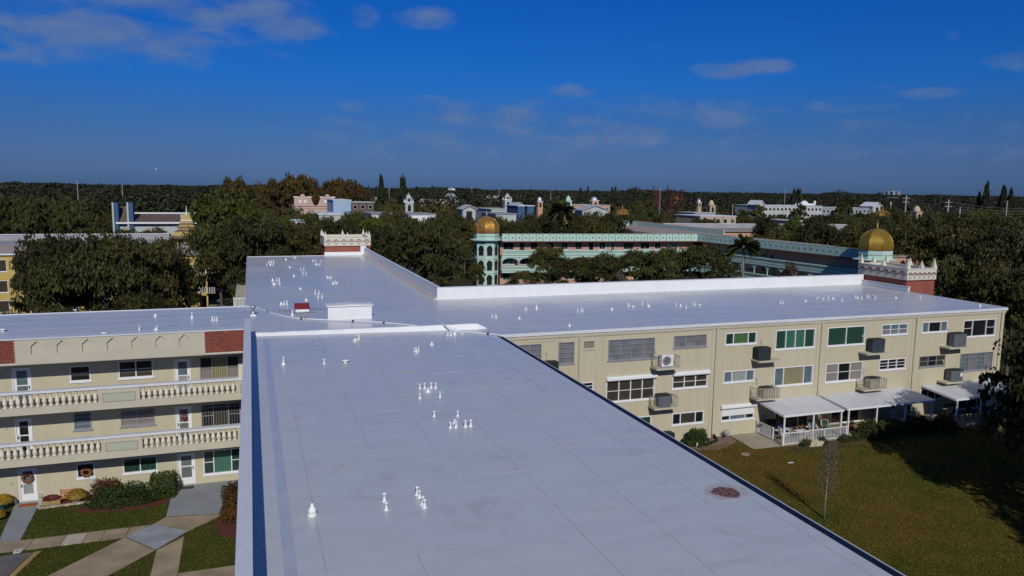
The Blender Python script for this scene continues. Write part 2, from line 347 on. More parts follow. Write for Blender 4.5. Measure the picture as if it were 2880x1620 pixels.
def sheet(name, pts, z, m, kind='structure', thick=0.0):
    b = MB()
    if thick: b.prism_z([p[:2] for p in pts], z-thick, z)
    else: b.poly([(x, y, z) for x, y in pts])
    return tag(b.build(name, m), kind=kind)
sheet('ground', [(-6000,-3000),(9000,-3000),(9000,12000),(-6000,12000)], -.01, M_FIELD)
sheet('lawn', [(14.7,-10),(85,-10),(85,44.7),(14.7,44.7)], 0.0, M_LAWN)
sheet('courtyard_lawn', [(-40,10),(-.6,10),(-.6,46.4),(-40,46.4)], 0.0, M_LAWN2)
P = lambda pts, z, m, n='path': sheet(n, pts, z, m, thick=.06)
P([(-4.74,46.42),(-.55,46.42),(-.55,41.75),(-1.85,41.6),(-4.74,42.2)], .024, M_CONCG, 'entry_slab')
P([(-12.75,46.42),(-11.52,46.42),(-11.27,41.32),(-12.2,41.32)], .024, M_CONCG, 'entry_walk')
# the walk in front is cast in separate slabs
_xs = [-16.2, -14.0, -12.35, -10.75, -9.3, -8.35, -7.55, -6.45]
for i in range(len(_xs)-1):
    P([(_xs[i]+.012,40.08),(_xs[i+1]-.012,40.13),(_xs[i+1]-.012+.08,41.3),(_xs[i]+.012+.08,41.3)], .02, M_CONC if i != 4 else mat('pale_concrete', (.42,.38,.31), .9, .12, 1.5), 'path_slab')
P([(-6.43,40.13),(-5.42,41.27),(-5.42,41.3),(-6.35,41.3)], .02, M_CONC, 'path_slab')
P([(-6.39,40.17),(-5.25,41.38),(-3.52,39.95),(-4.84,38.27)], .028, M_CONCB, 'path_patch')
P([(-5.22,41.43),(-4.76,42.1),(-1.87,41.54),(-3.48,39.98)], .02, M_CONC, 'path_slab')
P([(-4.88,38.22),(-6.43,40.13),(-9.13,37.0),(-6.62,36.17)], .02, M_CONC, 'path_slab')
P([(-6.66,36.12),(-9.17,36.95),(-13.0,32.4),(-10.4,31.4)], .02, mat('pale_concrete', (.42,.38,.31)), 'path_slab')
P([(-4.79,38.18),(-3.66,39.38),(-3.63,35.55),(-4.78,35.55)], .016, M_CONC, 'path_slab')
P([(-4.78,35.52),(-3.63,35.52),(-3.62,30),(-4.8,30)], .016, M_CONC, 'path_slab')
P([(-3.6,35.5),(-.6,35.5),(-.6,34.1),(-3.6,34.1)], .02, M_CONC, 'path_slab')
P([(-17,39.95),(-10.35,39.75),(-11.1,36.2),(-13.6,33.6),(-17,33)], .012, M_ASPH, 'parking_pad')
P([(-10.3,39.75),(-10.0,39.8),(-10.75,36.4),(-13.5,33.3),(-13.62,33.55),(-11.06,36.2)], .02, mat('ochre_kerb', (.32,.22,.10), .9, .15, 2), 'kerb')
def blob_pts(cx, cy, rx, ry, seed, n=26, j=.12):
    r = random.Random(seed); return [(cx+rx*math.cos(2*math.pi*i/n)*(1+r.uniform(-j,j)), cy+ry*math.sin(2*math.pi*i/n)*(1+r.uniform(-j,j))) for i in range(n)]
sheet('mulch_bed', blob_pts(-6.9,44.6,2.4,1.0,3), .010, M_MULCH)
sheet('mulch_bed', blob_pts(-1.2,40.2,1.0,1.7,4), .008, M_MULCH)
sheet('mulch_bed', blob_pts(-9.9,46.0,1.5,.42,5,n=20,j=.05), .012, M_MULCH)
sheet('mulch_bed', blob_pts(-14.5,45.6,1.6,.6,6), .012, M_MULCH)
sheet('gravel_bed', [(15.5,44.7),(15.5,43.0)]+[(16+i*1.0, 42.75+.35*math.sin(i*1.7)) for i in range(16)]+[(32.2,43.6),(32.4,44.7)], .006, mat('leaf_littered_gravel', (.20,.14,.10), .97, .45, 7, bump=.5))
P([(32.45,44.72),(32.3,41.85),(34.7,41.8),(34.7,44.72)], .03, mat('patio_concrete', (.34,.29,.22), .85, .22, .6), 'patio_slab')
P([(34.72,44.72),(34.72,41.75),(40.2,41.75),(40.2,44.72)], .045, mat('patio_concrete', (.34,.29,.22)), 'patio_slab')
P([(40.4,44.72),(40.4,42.0),(48.6,42.0),(48.6,44.72)], .035, mat('patio_concrete', (.34,.29,.22)), 'patio_slab')
P([(49.4,44.72),(49.4,41.3),(58.4,41.3),(58.4,44.72)], .045, mat('patio_concrete', (.34,.29,.22)), 'patio_slab')
sheet('flower_bed', blob_pts(38.2,41.1,3.6,.75,8), .006, mat('dark_bed_soil', (.075,.045,.03), .97, .4, 8, bump=.5))

# ------------------------------------------------------------------ the apartment building
RZ = GROUND_TO_ROOF; YF = 44.85; YB = 60.7; YE = 104.0; XE = 58.75; XR = 14.5; YW = 46.45
B = thing('apartment_building', 'long beige three-storey apartment block with a white T-shaped flat roof', 'building', (14.5, 50, 0))
FR = Frame(0, YF, 1, 0); FW = Frame(0, YW, 1, 0); FL = Frame(0, YF, 1, 0)

def wall_holes(F, u0, u1, z0, z1, holes, name='wall', m=None, parent=None, rev=.14):
    us = sorted({u0, u1, *[h[0] for h in holes], *[h[1] for h in holes]}); zs = sorted({z0, z1, *[h[2] for h in holes], *[h[3] for h in holes]})
    b = MB(F)
    for i in range(len(us)-1):
        run = None
        for j in range(len(zs)-1):
            cu, cz = (us[i]+us[i+1])/2, (zs[j]+zs[j+1])/2
            if any(h[0] < cu < h[1] and h[2] < cz < h[3] for h in holes): continue
            b.add([(us[i],0,zs[j]),(us[i+1],0,zs[j]),(us[i+1],0,zs[j+1]),(us[i],0,zs[j+1])], [(0,1,2,3)])
    for a, c, d, e in holes:
        b.add([(a,0,d),(c,0,d),(c,0,e),(a,0,e),(a,-rev,d),(c,-rev,d),(c,-rev,e),(a,-rev,e)], [(1,0,4,5),(2,1,5,6),(3,2,6,7),(0,3,7,4)])
    return b.build(name, m or M_BEIGE, parent or B)

def window(F, u0, u1, z0, z1, cols=3, rows=1, fm=None, panes=(None,), fw=.055, bar=.03, sill=True, parent=None, shade=None):
    """cols: number or list of width shares; rows: number or list per column; panes: material per column, or list of lists"""
    fm = fm or M_FRAME_W; parent = parent or B
    cs = [1]*cols if isinstance(cols, int) else cols
    rs = [rows]*len(cs) if isinstance(rows, int) else rows
    b = MB(F); t = sum(cs)
    b.box(u0, u0+fw, -.12, .025, z0, z1); b.box(u1-fw, u1, -.12, .025, z0, z1)
    b.box(u0+fw, u1-fw, -.12, .025, z0, z0+fw); b.box(u0+fw, u1-fw, -.12, .025, z1-fw, z1)
    xs = [u0+fw]; acc = 0
    for c in cs: acc += c; xs.append(u0+fw+(u1-u0-2*fw)*acc/t)
    cells = []
    for i in range(len(cs)):
        a, c = xs[i], xs[i+1]
        if i: b.box(a-fw*.5, a+fw*.5, -.11, .015, z0+fw, z1-fw)
        la = a+(fw*.5 if i else 0); lc = c-(fw*.5 if i < len(cs)-1 else 0)
        n = rs[i]; hh = (z1-z0-2*fw)/n
        for k in range(n):
            za = z0+fw+k*hh
            if k: b.box(la, lc, -.10, .0, za-bar*.5, za+bar*.5)
            cells.append((i, k, la, lc, za+(bar*.5 if k else 0), za+hh-(bar*.5 if k < n-1 else 0)))
    if sill: b.box(u0-.06, u1+.06, .0, .06, z0-.09, z0-.002)
    w = b.build('window', fm, parent)
    for i, k, a, c, d, e in cells:
        pm = panes[i % len(panes)]
        if isinstance(pm, (list, tuple)): pm = pm[k % len(pm)]
        q = MB(F); tilt = .03 if (pm is G_GREY) else 0
        q.add([(a,-.07+tilt,d),(c,-.07+tilt,d),(c,-.07,e),(a,-.07,e),(a,-.085,d),(c,-.085,d),(c,-.085,e),(a,-.085,e)],
              [(0,1,2,3),(5,4,7,6),(1,0,4,5),(2,1,5,6),(3,2,6,7),(0,3,7,4)])
        q.build('pane', pm or G_DARK, w)
    return w

def shutter_box(F, u0, u1, z0, z1, parent):
    b = MB(F); pts = [(.0, z0), (.20, z0), (.24, z0+.06), (.22, z1-.07), (.15, z1), (.0, z1)]
    n = len(pts); v = [(u0, d, z) for d, z in pts]+[(u1, d, z) for d, z in pts]
    b.add(v, [tuple(range(n)), tuple(reversed(range(n, 2*n)))]+[((i+1)%n, i, n+i, n+(i+1)%n) for i in range(n)])
    return b.build('shutter_box', M_FRAME_W, parent)

# --- right wing, garden side
WR = [  # u0,u1,z0,z1,cols,rows,frame,panes
 (15.2,17.65,6.2,7.63,[1,1,1],4,'G',[G_GREY]), (18.84,19.97,6.2,7.64,1,4,'G',[G_GREY]), (20.57,21.45,7.08,7.65,1,1,'B',[G_BLIND]),
 (22.46,26.0,6.18,7.61,4,4,'G',[G_GREY]), (27.49,30.13,6.78,7.62,3,2,'G',[G_GREY,[G_BLIND,G_GREY],G_GREY]),
 (31.68,34.31,6.75,7.61,[1,2,1],1,'W',[G_GREEND,G_GREENB,G_GREEND]), (36.0,39.52,6.17,7.6,4,1,'W',[G_GREEN,G_TEAL,G_TEAL,G_GREEN]),
 (40.7,44.22,6.15,7.58,2,1,'W',[G_GREEN,G_GREEN]), (45.85,48.44,6.72,7.56,3,2,'W',[[G_GREY,G_BLUEG]]), (49.92,52.55,6.71,7.57,[1,2,1],1,'W',[G_BLUEG,G_DARK,G_BLUEG]),
 (54.27,57.79,6.13,7.52,[1,1.6,1],[2,1,2],'W',[G_DARK,G_DARK,G_DARK]),
 (18.84,19.97,3.4,4.82,1,4,'G',[G_GREY]), (20.58,21.43,4.27,4.83,1,2,'W',[G_DARK]), (22.4,26.1,3.3,4.79,4,2,'W',[G_BROWN]), (27.5,30.34,3.85,4.77,3,2,'W',[G_BROWN]),
 (31.69,34.3,3.98,4.82,[1,1.9,1],1,'W',[G_BLUEG,G_PALE,G_BLUEG]), (36.06,39.53,3.4,4.8,[1,2.4,1],1,'W',[G_BLUEG,G_CURT,G_BLUEG]),
 (40.73,44.24,3.36,4.79,3,[2,2,2],'W',[G_BLIND,G_DARK,G_BLIND]), (45.86,48.5,3.95,4.8,3,3,'W',[G_DARK]), (49.91,52.62,3.93,4.8,3,2,'G',[G_BROWN,G_DARK,G_BROWN]),
 (54.25,57.84,3.3,4.75,4,4,'G',[G_BLUEG,G_GREY]),
 (22.46,25.94,1.0,2.08,3,1,'W',[G_GREEND,G_BLUEG]), (27.6,30.17,1.22,2.08,[1,2,1],1,'W',[G_DARK,G_BROWN,G_DARK]), (31.65,34.46,1.15,2.05,[1,2,1],1,'W',[G_DARK,G_BLUEG,G_DARK]),
 (36.3,39.4,.08,2.05,[1,1.4,1],1,'W',[G_DARK,G_BROWN,G_DARK]), (41.5,44.3,.08,2.05,3,1,'W',[G_DARK]), (45.9,48.3,1.2,2.05,3,1,'W',[G_DARK]), (50.3,52.7,1.2,2.05,3,1,'W',[G_DARK]), (54.3,57.7,.08,2.05,3,1,'W',[G_DARK]),
]
wall_holes(FR, 14.52, XE, 0, 8.18, [w[:4] for w in WR])
FM = {'G': M_FRAME_G, 'B': M_BEIGE2, 'W': M_FRAME_W}
for u0,u1,z0,z1,c,r,f,p in WR:
    w = window(FR, u0,u1,z0,z1,c,r,FM[f],p, fw=.05 if f != 'W' else .065)
    if abs(u0-22.4) < .01: shutter_box(FR, 22.36, 26.2, 4.80, 5.07, w)
    if abs(u0-27.5) < .01: shutter_box(FR, 27.5, 30.44, 4.79, 5.06, w)
    if abs(u0-31.65) < .01:
        shutter_box(FR, 31.55, 34.55, 2.07, 2.34, w)
        for k in range(9):   # the half-lowered roller shutter, lath by lath
            MB(FR).box(31.72, 34.39, .0+.004*(k%2), .03+.006*(k%2), 1.50+k*.063, 1.557+k*.063).build('shutter_slat', M_FRAME_W, w)
# string courses, pilasters, downspouts
MB(FR).box(14.52, XE, .0, .05, 7.93, 7.98).build('string_course', M_BEIGE2, B)
MB(FR).box(14.52, XE+.02, .0, .09, 8.0, 8.19).build('frieze_board', M_BEIGE2, B)
for u in (20.32, 30.9, 40.07, 49.25, 58.35):
    MB(FR).box(u-.32, u+.32, .0, .028, 0, 7.925).build('pilaster', M_BEIGE, B)
    MB(FR).tube([(u, .16, 8.12), (u, .10, 7.8), (u, .085, 4), (u, .085, .25), (u, .2, .12)], .055, 8).build('downspout', M_BEIGE2, B)
MB(FR).box(16.2, 19.0, .0, .04, 7.76, 7.80).build('conduit', M_BEIGE2, B)
# gutter lip along the eave
MB(FR).box(14.45, XE+.12, .02, .16, 8.195, 8.40).build('eave_edge', M_CAP, B)
MB().box(XE-.02, XE+.12, YF-.02, 55.0, 8.2, 8.42).build('eave_edge', M_CAP, B)
# --- closing walls of the wings
MB().box(XE-.2, XE, YF+.002, YB, 0, 8.18).build('wall', M_BEIGE, B)
MB().box(14.76, XE, YB, YB+.22, 0, 8.3).build('wall', M_BEIGE, B)
MB().box(XR-.2, XR, -8, YF-.002, 0, 8.18).build('wall', M_BEIGE, B)
MB().box(-.5, -.3, -8, YF-.02, 0, 8.18).build('wall', M_BEIGE, B)
MB().box(-.3, XR-.2, -8, -7.8, 0, 8.18).build('wall', M_BEIGE, B)
MB().box(-.6, -.4, YB+.22, YE, 0, 8.2).build('wall', M_BEIGE, B)
MB().box(-.4, XR, YE-.2, YE, 0, 8.2).build('wall', M_BEIGE, B)
MB().box(XR+.02, XR+.22, YB+.24, YE, 0, 8.3).build('wall', M_BEIGE, B)
MB().box(-32, -.6, YB, YB+.2, 0, 8.2).build('wall', M_BEIGE, B)
# --- roof sheets
def roof(pts, z=RZ): return MB().prism_z(pts, z-.14, z).build('roof', M_ROOF, B)
roof([(-.22,-8),(XR,-8),(XR,47.3),(-.22,48.0)])
roof([(-.55,48.02),(XR+.02,47.32),(XR+.02,YE),(-.55,YE)], RZ+.003)
roof([(XR+.025,YF),(XE,YF),(XE,YB),(XR+.025,YB)], RZ-.004)
roof([(-32,YF+.28),(-.56,YF+.28),(-.56,YB+.2),(-32,YB+.2)], RZ-.006)
# edges
MB().box(XR+.004, XR+.26, -8, YF-.2, 8.10, 8.352).build('gutter', M_NAVY, B)
MB().box(XR+.264, XR+.295, -8, YF-.2, 8.10, 8.37).build('gutter_lip', M_CAP, B)
MB().box(14.02, 14.05, -8, 47.0, RZ, RZ+.006).build('membrane_lap', M_SEAM, B)
MB().box(-.62, -.55, YB+.3, YE+.05, 8.2, 8.43).build('eave_edge', M_CAP, B)
MB().box(-.55, 9.25, YE, YE+.06, 8.2, 8.42).build('eave_edge', M_CAP, B)
MB().box(-32, -.62, YB+.2, YB+.27, 8.2, 8.40).build('eave_edge', M_CAP, B)
# near wing parapet on the courtyard side
MB().box(-.5, -.2, -8, 48.28, 8.19, 9.44).build('parapet', M_WHITE, B)
MB().box(-.54, -.18, -8.02, 48.32, 9.445, 9.50).build('parapet_cap', M_CAP, B)
# inner courts: back parapet of the right wing and parapet of the far wing
MB().box(XR+.26, 59.15, YB, YB+.28, 8.36, 9.36).build('parapet', M_WHITE, B)
MB().box(XR-.02, XR+.255, YB+.002, YE, 8.365, 9.36).build('parapet', M_WHITE, B)
MB().box(XR-.04, XR+.30, YB-.02, YE+.02, 9.364, 9.41).build('parapet_cap', M_CAP, B)
MB().box(XR+.305, 59.2, YB-.03, YB+.31, 9.364, 9.40).build('parapet_cap', M_CAP, B)
MB().prism_y([(XR-.02,8.364),(XR-.36,8.364),(XR-.02,8.62)], YB+.1, YE-.3).build('cant_strip', mat('bare_cant_strip', (.50,.44,.40), .5, .12, 1.5), B)
MB().box(XR-.45, XR+.28, YE-.38, YE-.02, 8.37, 9.62).build('parapet_end', M_WHITE, B)
# raised joint curb between near wing and cross wing
_b = MB(); _l = [(-.2,48.34),(14.62,46.88)]; n_ = 24; vv = []
for i in range(n_+1):
    t = i/n_; x = -.2+t*14.8; y = 48.34-1.46*t; h = .17+.20*t+.012*math.sin(i*2.1)
    if i == n_: h = .05
    vv += [(x,y,RZ+.004),(x,y+.22,RZ+h),(x,y+.5,RZ+h*.98),(x,y+.75,RZ+.006)]
ff = []
for i in range(n_):
    for k in range(3): ff.append((i*4+k,i*4+4+k,i*4+5+k,i*4+1+k))
ff += [(0,1,2,3), (n_*4+3,n_*4+2,n_*4+1,n_*4)]
_b.add(vv, ff); _b.build('joint_curb', M_WHITE, B)
M_SEAM2 = mat('roof_seam_faint', (.47, .495, .52), .45, .1, 2.5)
# membrane laps: slightly proud strips, each roll 2.25 m wide, ends lapped too
for x, y0, y1 in ((1.47,-8,47.9),(3.74,-8,47.8),(5.99,-8,47.7),(8.21,-8,47.6),(10.42,-8,47.5),(12.63,-8,47.3)):
    y = y0
    while y < y1:
        e = min(y1, y+rnd.uniform(5,9)); j = rnd.uniform(-.012,.012)
        MB().box(x-.016+j, x+.014+j, y, e-(.02 if rnd.random() < .55 else rnd.uniform(.8,2.4)), RZ, RZ+.006).build('membrane_lap', M_SEAM if rnd.random() < .6 else M_SEAM2, B); y = e
        if e < y1 and rnd.random() < .6: MB().box(x-.16, x+.14, e-.05, e-.01, RZ, RZ+.005).build('membrane_lap', M_SEAM, B)
for y, a, c in ((32.6,6.2,10.2),(30.4,2.0,5.6),(24.6,10.5,14.2),(36.2,8.4,12.4)):
    MB().box(a, c, y-.02, y+.02, RZ, RZ+.006).build('membrane_lap', M_SEAM, B)
for x in (1.7,3.95,6.2,8.45,10.7,12.9):
    MB().box(x-.025, x+.025, 48.6, 101, RZ+.003, RZ+.009).build('membrane_lap', M_SEAM2, B)
for y in (47.2,49.5,51.8,54.1,56.4,58.7):
    MB().box(15.0, 57.8, y-.02, y+.02, RZ-.004, RZ+.003).build('membrane_lap', mat('pale_lap', (.40,.415,.45), .4, .1, 2), B)
for y in (47.5,49.8,52.1,54.4,56.7,59):
    MB().box(-31, -.9, y-.02, y+.02, RZ-.006, RZ+.001).build('membrane_lap', mat('pale_lap', (.40,.415,.45)), B)
MB().box(.5, .80, -8, 47.6, RZ, RZ+.009).build('flashing_strip', M_ROOF_STRIP, B)
for y in (44.5, 36.9, 33.4): MB().box(.5, .80, y, y+.09, RZ+.009, RZ+.014).build('flashing_joint', M_SEAM, B)
sp = blob_pts(13.62,18.86,.42,.42,11,n=18,j=.22)
MB().prism_z(sp, RZ, RZ+.005).build('rust_stain', mat('rust_stain', (.085,.032,.028), .85, .5, 8, bump=.5, hue=(.20,.11,.10)), B)
MB().prism_z(blob_pts(13.66,18.9,.72,.60,12,n=22,j=.12), RZ, RZ+.003).build('dust_ring', mat('dust_ring', (.42,.41,.41), .5, .12, 3), B)
for i,(x,y,rx,ry) in enumerate(((6.2,34.2,.5,.35),(6.35,32.3,.6,.45),(5.6,37.6,.28,.4),(9.9,32.3,.35,.25),(1.55,30.3,.25,.3),(3.6,30.9,.4,.15),(12.3,29.3,.3,.4),(10.6,24.3,.5,.22),(4.9,26.2,.32,.2),(8.0,22.6,.45,.2),(11.9,40.8,.6,.25),(2.5,24.5,.2,.5),(7.4,36.9,.5,.15),(9.4,18.9,.4,.25),(6.6,41.6,.7,.2),(13.2,34.6,.35,.6),(3.0,42.9,.45,.2))):
    MB().prism_z(blob_pts(x,y,rx,ry,20+i,n=16,j=.3), RZ, RZ+.0015+.0001*i).build('dirt_patch', mat('dirt_patch', (.475,.495,.505), .4, .1, 3), B)
# --- lift head, flue, hatch
MB().box(4.88, 7.92, 53.05, 54.1, RZ+.003, 9.29).build('lift_head', M_WHITE, B)
MB().prism_y([(4.78,9.295),(8.02,9.295),(8.02,9.36),(6.4,9.42),(4.78,9.36)], 52.95, 54.2).build('lift_head_lid', M_WHITE, B)
_f = MB().lathe([(.17,RZ),(.17,RZ+.1),(.12,RZ+.13),(.12,RZ+.5),(.19,RZ+.54),(.19,RZ+.70),(.16,RZ+.72),(.02,RZ+.76)], -.04, 56.43, 14)
_f.build('flue', mat('galvanised_steel', (.36,.40,.43), .4, .15, 5, metal=.6), B)
MB().box(-.22, .14, 56.2, 56.35, RZ+.003, RZ+.10).build('flue_curb', M_WHITE, B)
hb = MB(); hb.box(2.95, 3.92, 57.35, 58.3, RZ+.003, RZ+.16); h0 = hb.build('roof_hatch', M_WHITE, B)
MB().prism_x([(57.33,RZ+.165),(57.33,RZ+.20),(58.32,RZ+.50),(58.32,RZ+.165)], 2.9, 3.98).build('hatch_lid', mat('dark_red_lid', (.22,.03,.028), .6, .1, 3), h0)
for i,(x0,x1,y,a) in enumerate(((1.79,2.82,57.75,0),(2.75,4.25,56.55,.05),(4.2,5.07,57.9,0))):
    o = tag(link('plank', MB().box(-(x1-x0)/2,(x1-x0)/2,-.12,.12,0,.045).mesh('plank', mat('weathered_plank', (.20,.18,.185), .9, .2, 4)), None, ((x0+x1)/2,y,RZ+.003), a),
        ('short grey plank lying left of the red roof hatch', 'long grey plank lying in front of the red roof hatch', 'short grey plank lying between the red roof hatch and the white lift head')[i], 'plank', 'loose planks around the roof hatch')
# --- vents
VENTS = [('t', 1.39, 40.04), ('p', 3.42, 39.73), ('m', 4.51, 39.69), ('c', 5.72, 45.24), ('T', 5.96, 45.28), ('p', 8.59, 41.45), ('p', 8.62, 41.13), ('p', 8.82, 41.54), ('c', 9.92, 42.94), ('p', 11.53, 45.49), ('p', 11.72, 45.43), ('t', 12.0, 45.55), ('s', 12.57, 45.79), ('p', 7.16, 33.46), ('p', 7.37, 33.39), ('p', 7.68, 33.41), ('p', 7.88, 33.35), ('c', 7.39, 32.77), ('p', 6.81, 31.84), ('p', 7.72, 31.83), ('p', 6.81, 29.08), ('p', 7.73, 28.84), ('c', 7.37, 27.9), ('p', 7.07, 27.45), ('p', 7.29, 27.44), ('p', 7.66, 27.4), ('p', 7.88, 27.42), ('b', 1.39, 20.91), ('p', 3.49, 21.32), ('p', 3.44, 20.7), ('p', 4.51, 21.49), ('p', 4.53, 21.24), ('p', 4.51, 20.73), ('p', 4.52, 20.52), ('p', 5.18, 101.28), ('p', 5.38, 101.24), ('c', 4.07, 99.11), ('c', 1.97, 95.59), ('p', 2.25, 95.91), ('p', 2.5, 95.86), ('p', 1.62, 92.02), ('c', 2.04, 92.52), ('p', 2.35, 92.45), ('c', 4.06, 89.22), ('c', 7.18, 96.47), ('p', 7.52, 96.67), ('p', 8.09, 95.63), ('c', 7.19, 92.05), ('p', 7.35, 91.65), ('p', 7.58, 91.37), ('p', 5.11, 86.49), ('p', 5.45, 86.74), ('p', 5.08, 82.46), ('p', 5.4, 82.19), ('c', 4.05, 80.43), ('c', 1.87, 77.18), ('p', 2.24, 77.1), ('p', 2.48, 77.04), ('p', 1.83, 74.01), ('c', 1.94, 73.83), ('m', 2.41, 74.1), ('c', 4.06, 70.04), ('p', 5.1, 66.7), ('p', 5.4, 66.63), ('p', 5.14, 64.22), ('p', 5.45, 64.14), ('c', 4.08, 62.79), ('c', 2.07, 61.22), ('p', 2.29, 61.16), ('p', 2.51, 61.11), ('c', 7.24, 78.27), ('m', 7.47, 77.6), ('c', 7.28, 73.27), ('p', 7.55, 73.84), ('m', 7.62, 73.19), ('t', 2.63, 55.6), ('p', 16.27, 51.23), ('p', 16.47, 51.08), ('p', 16.49, 50.86), ('c', 17.99, 50.16), ('p', 19.81, 53.95), ('p', 19.83, 53.7), ('t', 20.76, 53.96), ('c', 20.34, 46.55), ('p', 23.43, 52.18), ('p', 23.73, 52.2), ('p', 23.76, 51.95), ('c', 26.33, 52.12), ('p', 28.46, 53.54), ('p', 28.5, 53.37), ('m', 28.53, 52.83), ('p', 30.05, 54.11), ('p', 30.04, 53.14), ('c', 29.92, 52.74), ('p', 32.64, 53.12), ('c', 32.65, 52.47), ('p', 32.52, 51.45), ('p', 34.12, 52.91), ('p', 34.21, 52.72), ('m', 34.24, 52.23), ('p', 41.91, 51.88), ('p', 41.96, 51.64), ('c', 44.64, 52.06), ('p', 46.72, 53.05), ('p', 46.82, 52.9), ('m', 46.89, 52.58), ('p', 47.72, 52.8), ('c', 48.18, 52.75), ('p', 47.93, 51.41), ('p', 50.87, 52.97), ('c', 50.71, 52.56), ('p', 50.83, 52.22), ('p', 52.09, 52.86), ('p', 52.28, 52.81), ('p', 52.37, 52.46), ('p', 52.3, 52.17), ('c', 54.08, 51.6), ('p', 56.55, 51.56), ('p', 56.52, 51.24), ('c', 57.47, 46.12), ('c', -6.55, 57.7), ('t', -4.06, 56.19), ('p', -2.7, 55.0), ('p', -2.55, 55.04), ('p', -2.39, 54.92), ('p', -6.92, 52.51), ('c', -5.92, 52.07), ('p', -5.87, 52.41), ('f', -8.82, 51.88), ('m', -14.84, 54.13)]
def vmesh(k):
    b = MB()
    if k in 'ps':
        q = 1 if k == 'p' else .6
        b.lathe([(.085,0),(.08,.008),(.056,.02),(.046,.05),(.041,.09*q),(.041,.20*q),(.053,.205*q),(.053,.25*q),(.038,.252*q)], n=10)
    elif k == 'c': b.lathe([(.13,0),(.125,.012),(.112,.02),(.10,.045),(.06,.10),(.035,.15),(.02,.16),(.02,.20),(.012,.21)], n=10)
    elif k == 't': b.lathe([(.13,0),(.12,.05),(.07,.12),(.038,.15),(.038,.36),(.05,.37),(.05,.42),(.03,.425)], n=10)
    elif k == 'b': b.lathe([(.15,0),(.145,.05),(.12,.15),(.13,.16),(.12,.2),(.07,.29),(.05,.31),(.04,.38),(.015,.40)], n=12)
    elif k == 'm': b.lathe([(.12,0),(.10,.04),(.08,.07),(.08,.10),(.19,.105),(.19,.15),(.03,.165)], n=12)
    elif k == 'f': b.lathe([(.18,0),(.18,.05),(.05,.06)], n=12)
    elif k == 'T':
        b.lathe([(.12,0),(.05,.05),(.045,.3),(.06,.31),(.06,.36),(.02,.365)], n=10); b.lathe([(.14,.0),(.14,.06),(.22,.07),(.22,.11),(.02,.12)], .05, -.12, 12)
    return b.mesh('vent', M_VENT)
VM = {k: vmesh(k) for k in 'pctbmfsT'}
VN = {'p':'vent_pipe','s':'vent_pipe','c':'vent_cone','t':'vent_stack','b':'vent_stack','m':'vent_mushroom','f':'vent_plate','T':'vent_stack'}
for k, x, y in VENTS:
    o = link(VN[k], VM[k], B, Vector((x, y, RZ+.003))-B.location, rnd.uniform(0,6))
    sc_ = rnd.uniform(.92,1.1)*(1.15 if y > 60 else 1.0); o.scale = (sc_, sc_, sc_)

# --- left wing, courtyard side
DOORS = [(-12.47,-11.57,5.6,7.63),(-4.42,-3.55,5.6,7.62),(-12.5,-11.7,2.8,4.8),(-4.46,-3.6,2.8,4.8),(-12.52,-11.65,.05,1.95),(-4.48,-3.53,.05,1.97)]
WL = [(-9.71,-8.70,6.68,7.55,1,2,'W',[G_DARK],1),(-7.3,-5.53,6.69,7.68,2,2,'W',[[G_BROWN,G_DARK]],1),(-3.06,-.90,6.3,7.66,[1,1.35,1],[2,1,2],'G',[[G_BLIND,G_DARK],G_CURT,[G_BLIND,G_DARK]],1),
      (-9.67,-8.8,3.9,4.88,1,4,'G',[G_BLUEG],1),(-7.33,-5.56,3.88,4.83,2,3,'G',[G_BLIND],1),(-3.1,-.92,3.4,4.82,[1,1.35,1],[2,1,2],'G',[G_DARK,G_BROWN,G_DARK],1),
      (-9.68,-8.79,1.09,1.95,1,1,'W',[G_DARK],1),(-7.34,-5.56,1.09,2.0,2,1,'W',[G_GREEND,G_GREEN],1),(-3.08,-.94,.54,2.0,[1,1.9,1],[2,1,2],'W',[G_GREEND,G_TEAL,G_GREEND],1),
      (-16.3,-14.2,6.3,7.66,[1,1.35,1],[2,1,2],'G',[G_DARK],1),(-16.3,-14.2,3.4,4.82,[1,1.35,1],[2,1,2],'G',[G_DARK],1),(-16.3,-14.2,.54,2.0,[1,1.9,1],[2,1,2],'W',[G_DARK],1)]
wall_holes(FW, -32, -.56, 0, 8.2, [d for d in DOORS]+[w[:4] for w in WL])
for u0,u1,z0,z1,c,r,f,p,_ in WL: window(FW,u0,u1,z0,z1,c,r,FM[f],p)
def door(u0,u1,z0,z1, top, bot, mid, handle_right=True):
    b = MB(FW); fw = .06; s = .13
    b.box(u0,u0+fw,-.13,.03,z0,z1); b.box(u1-fw,u1,-.13,.03,z0,z1); b.box(u0+fw,u1-fw,-.13,.03,z1-fw,z1)
    d = b.build('door', M_FRAME_W, B)
    m = MB(FW); a, c = u0+fw+.005, u1-fw-.005
    m.box(a,a+s,-.08,-.03,z0+.02,z1-fw-.005); m.box(c-s,c,-.08,-.03,z0+.02,z1-fw-.005)
    m.box(a+s,c-s,-.08,-.03,z1-fw-.12,z1-fw-.005); m.box(a+s,c-s,-.08,-.03,z0+.02,z0+(.42 if z0 < 1 else .16)); m.box(a+s,c-s,-.08,-.03,mid-.03,mid+.03)
    m.build('leaf', M_FRAME_W, d)
    MB(FW).box(a+s,c-s,-.07,-.06,mid+.03,z1-fw-.12).build('pane', top, d)
    MB(FW).box(a+s,c-s,-.07,-.06,z0+(.42 if z0 < 1 else .16),mid-.03).build('pane', bot, d)
    hx = c-.06 if handle_right else a+.06
    MB(FW).box(hx-.02,hx+.02,-.03,.03,mid-.18,mid-.02).build('handle', M_BLACK, d)
    return d
G_DOOR = glass('glass_grey_screen', (.13,.14,.14), .25)
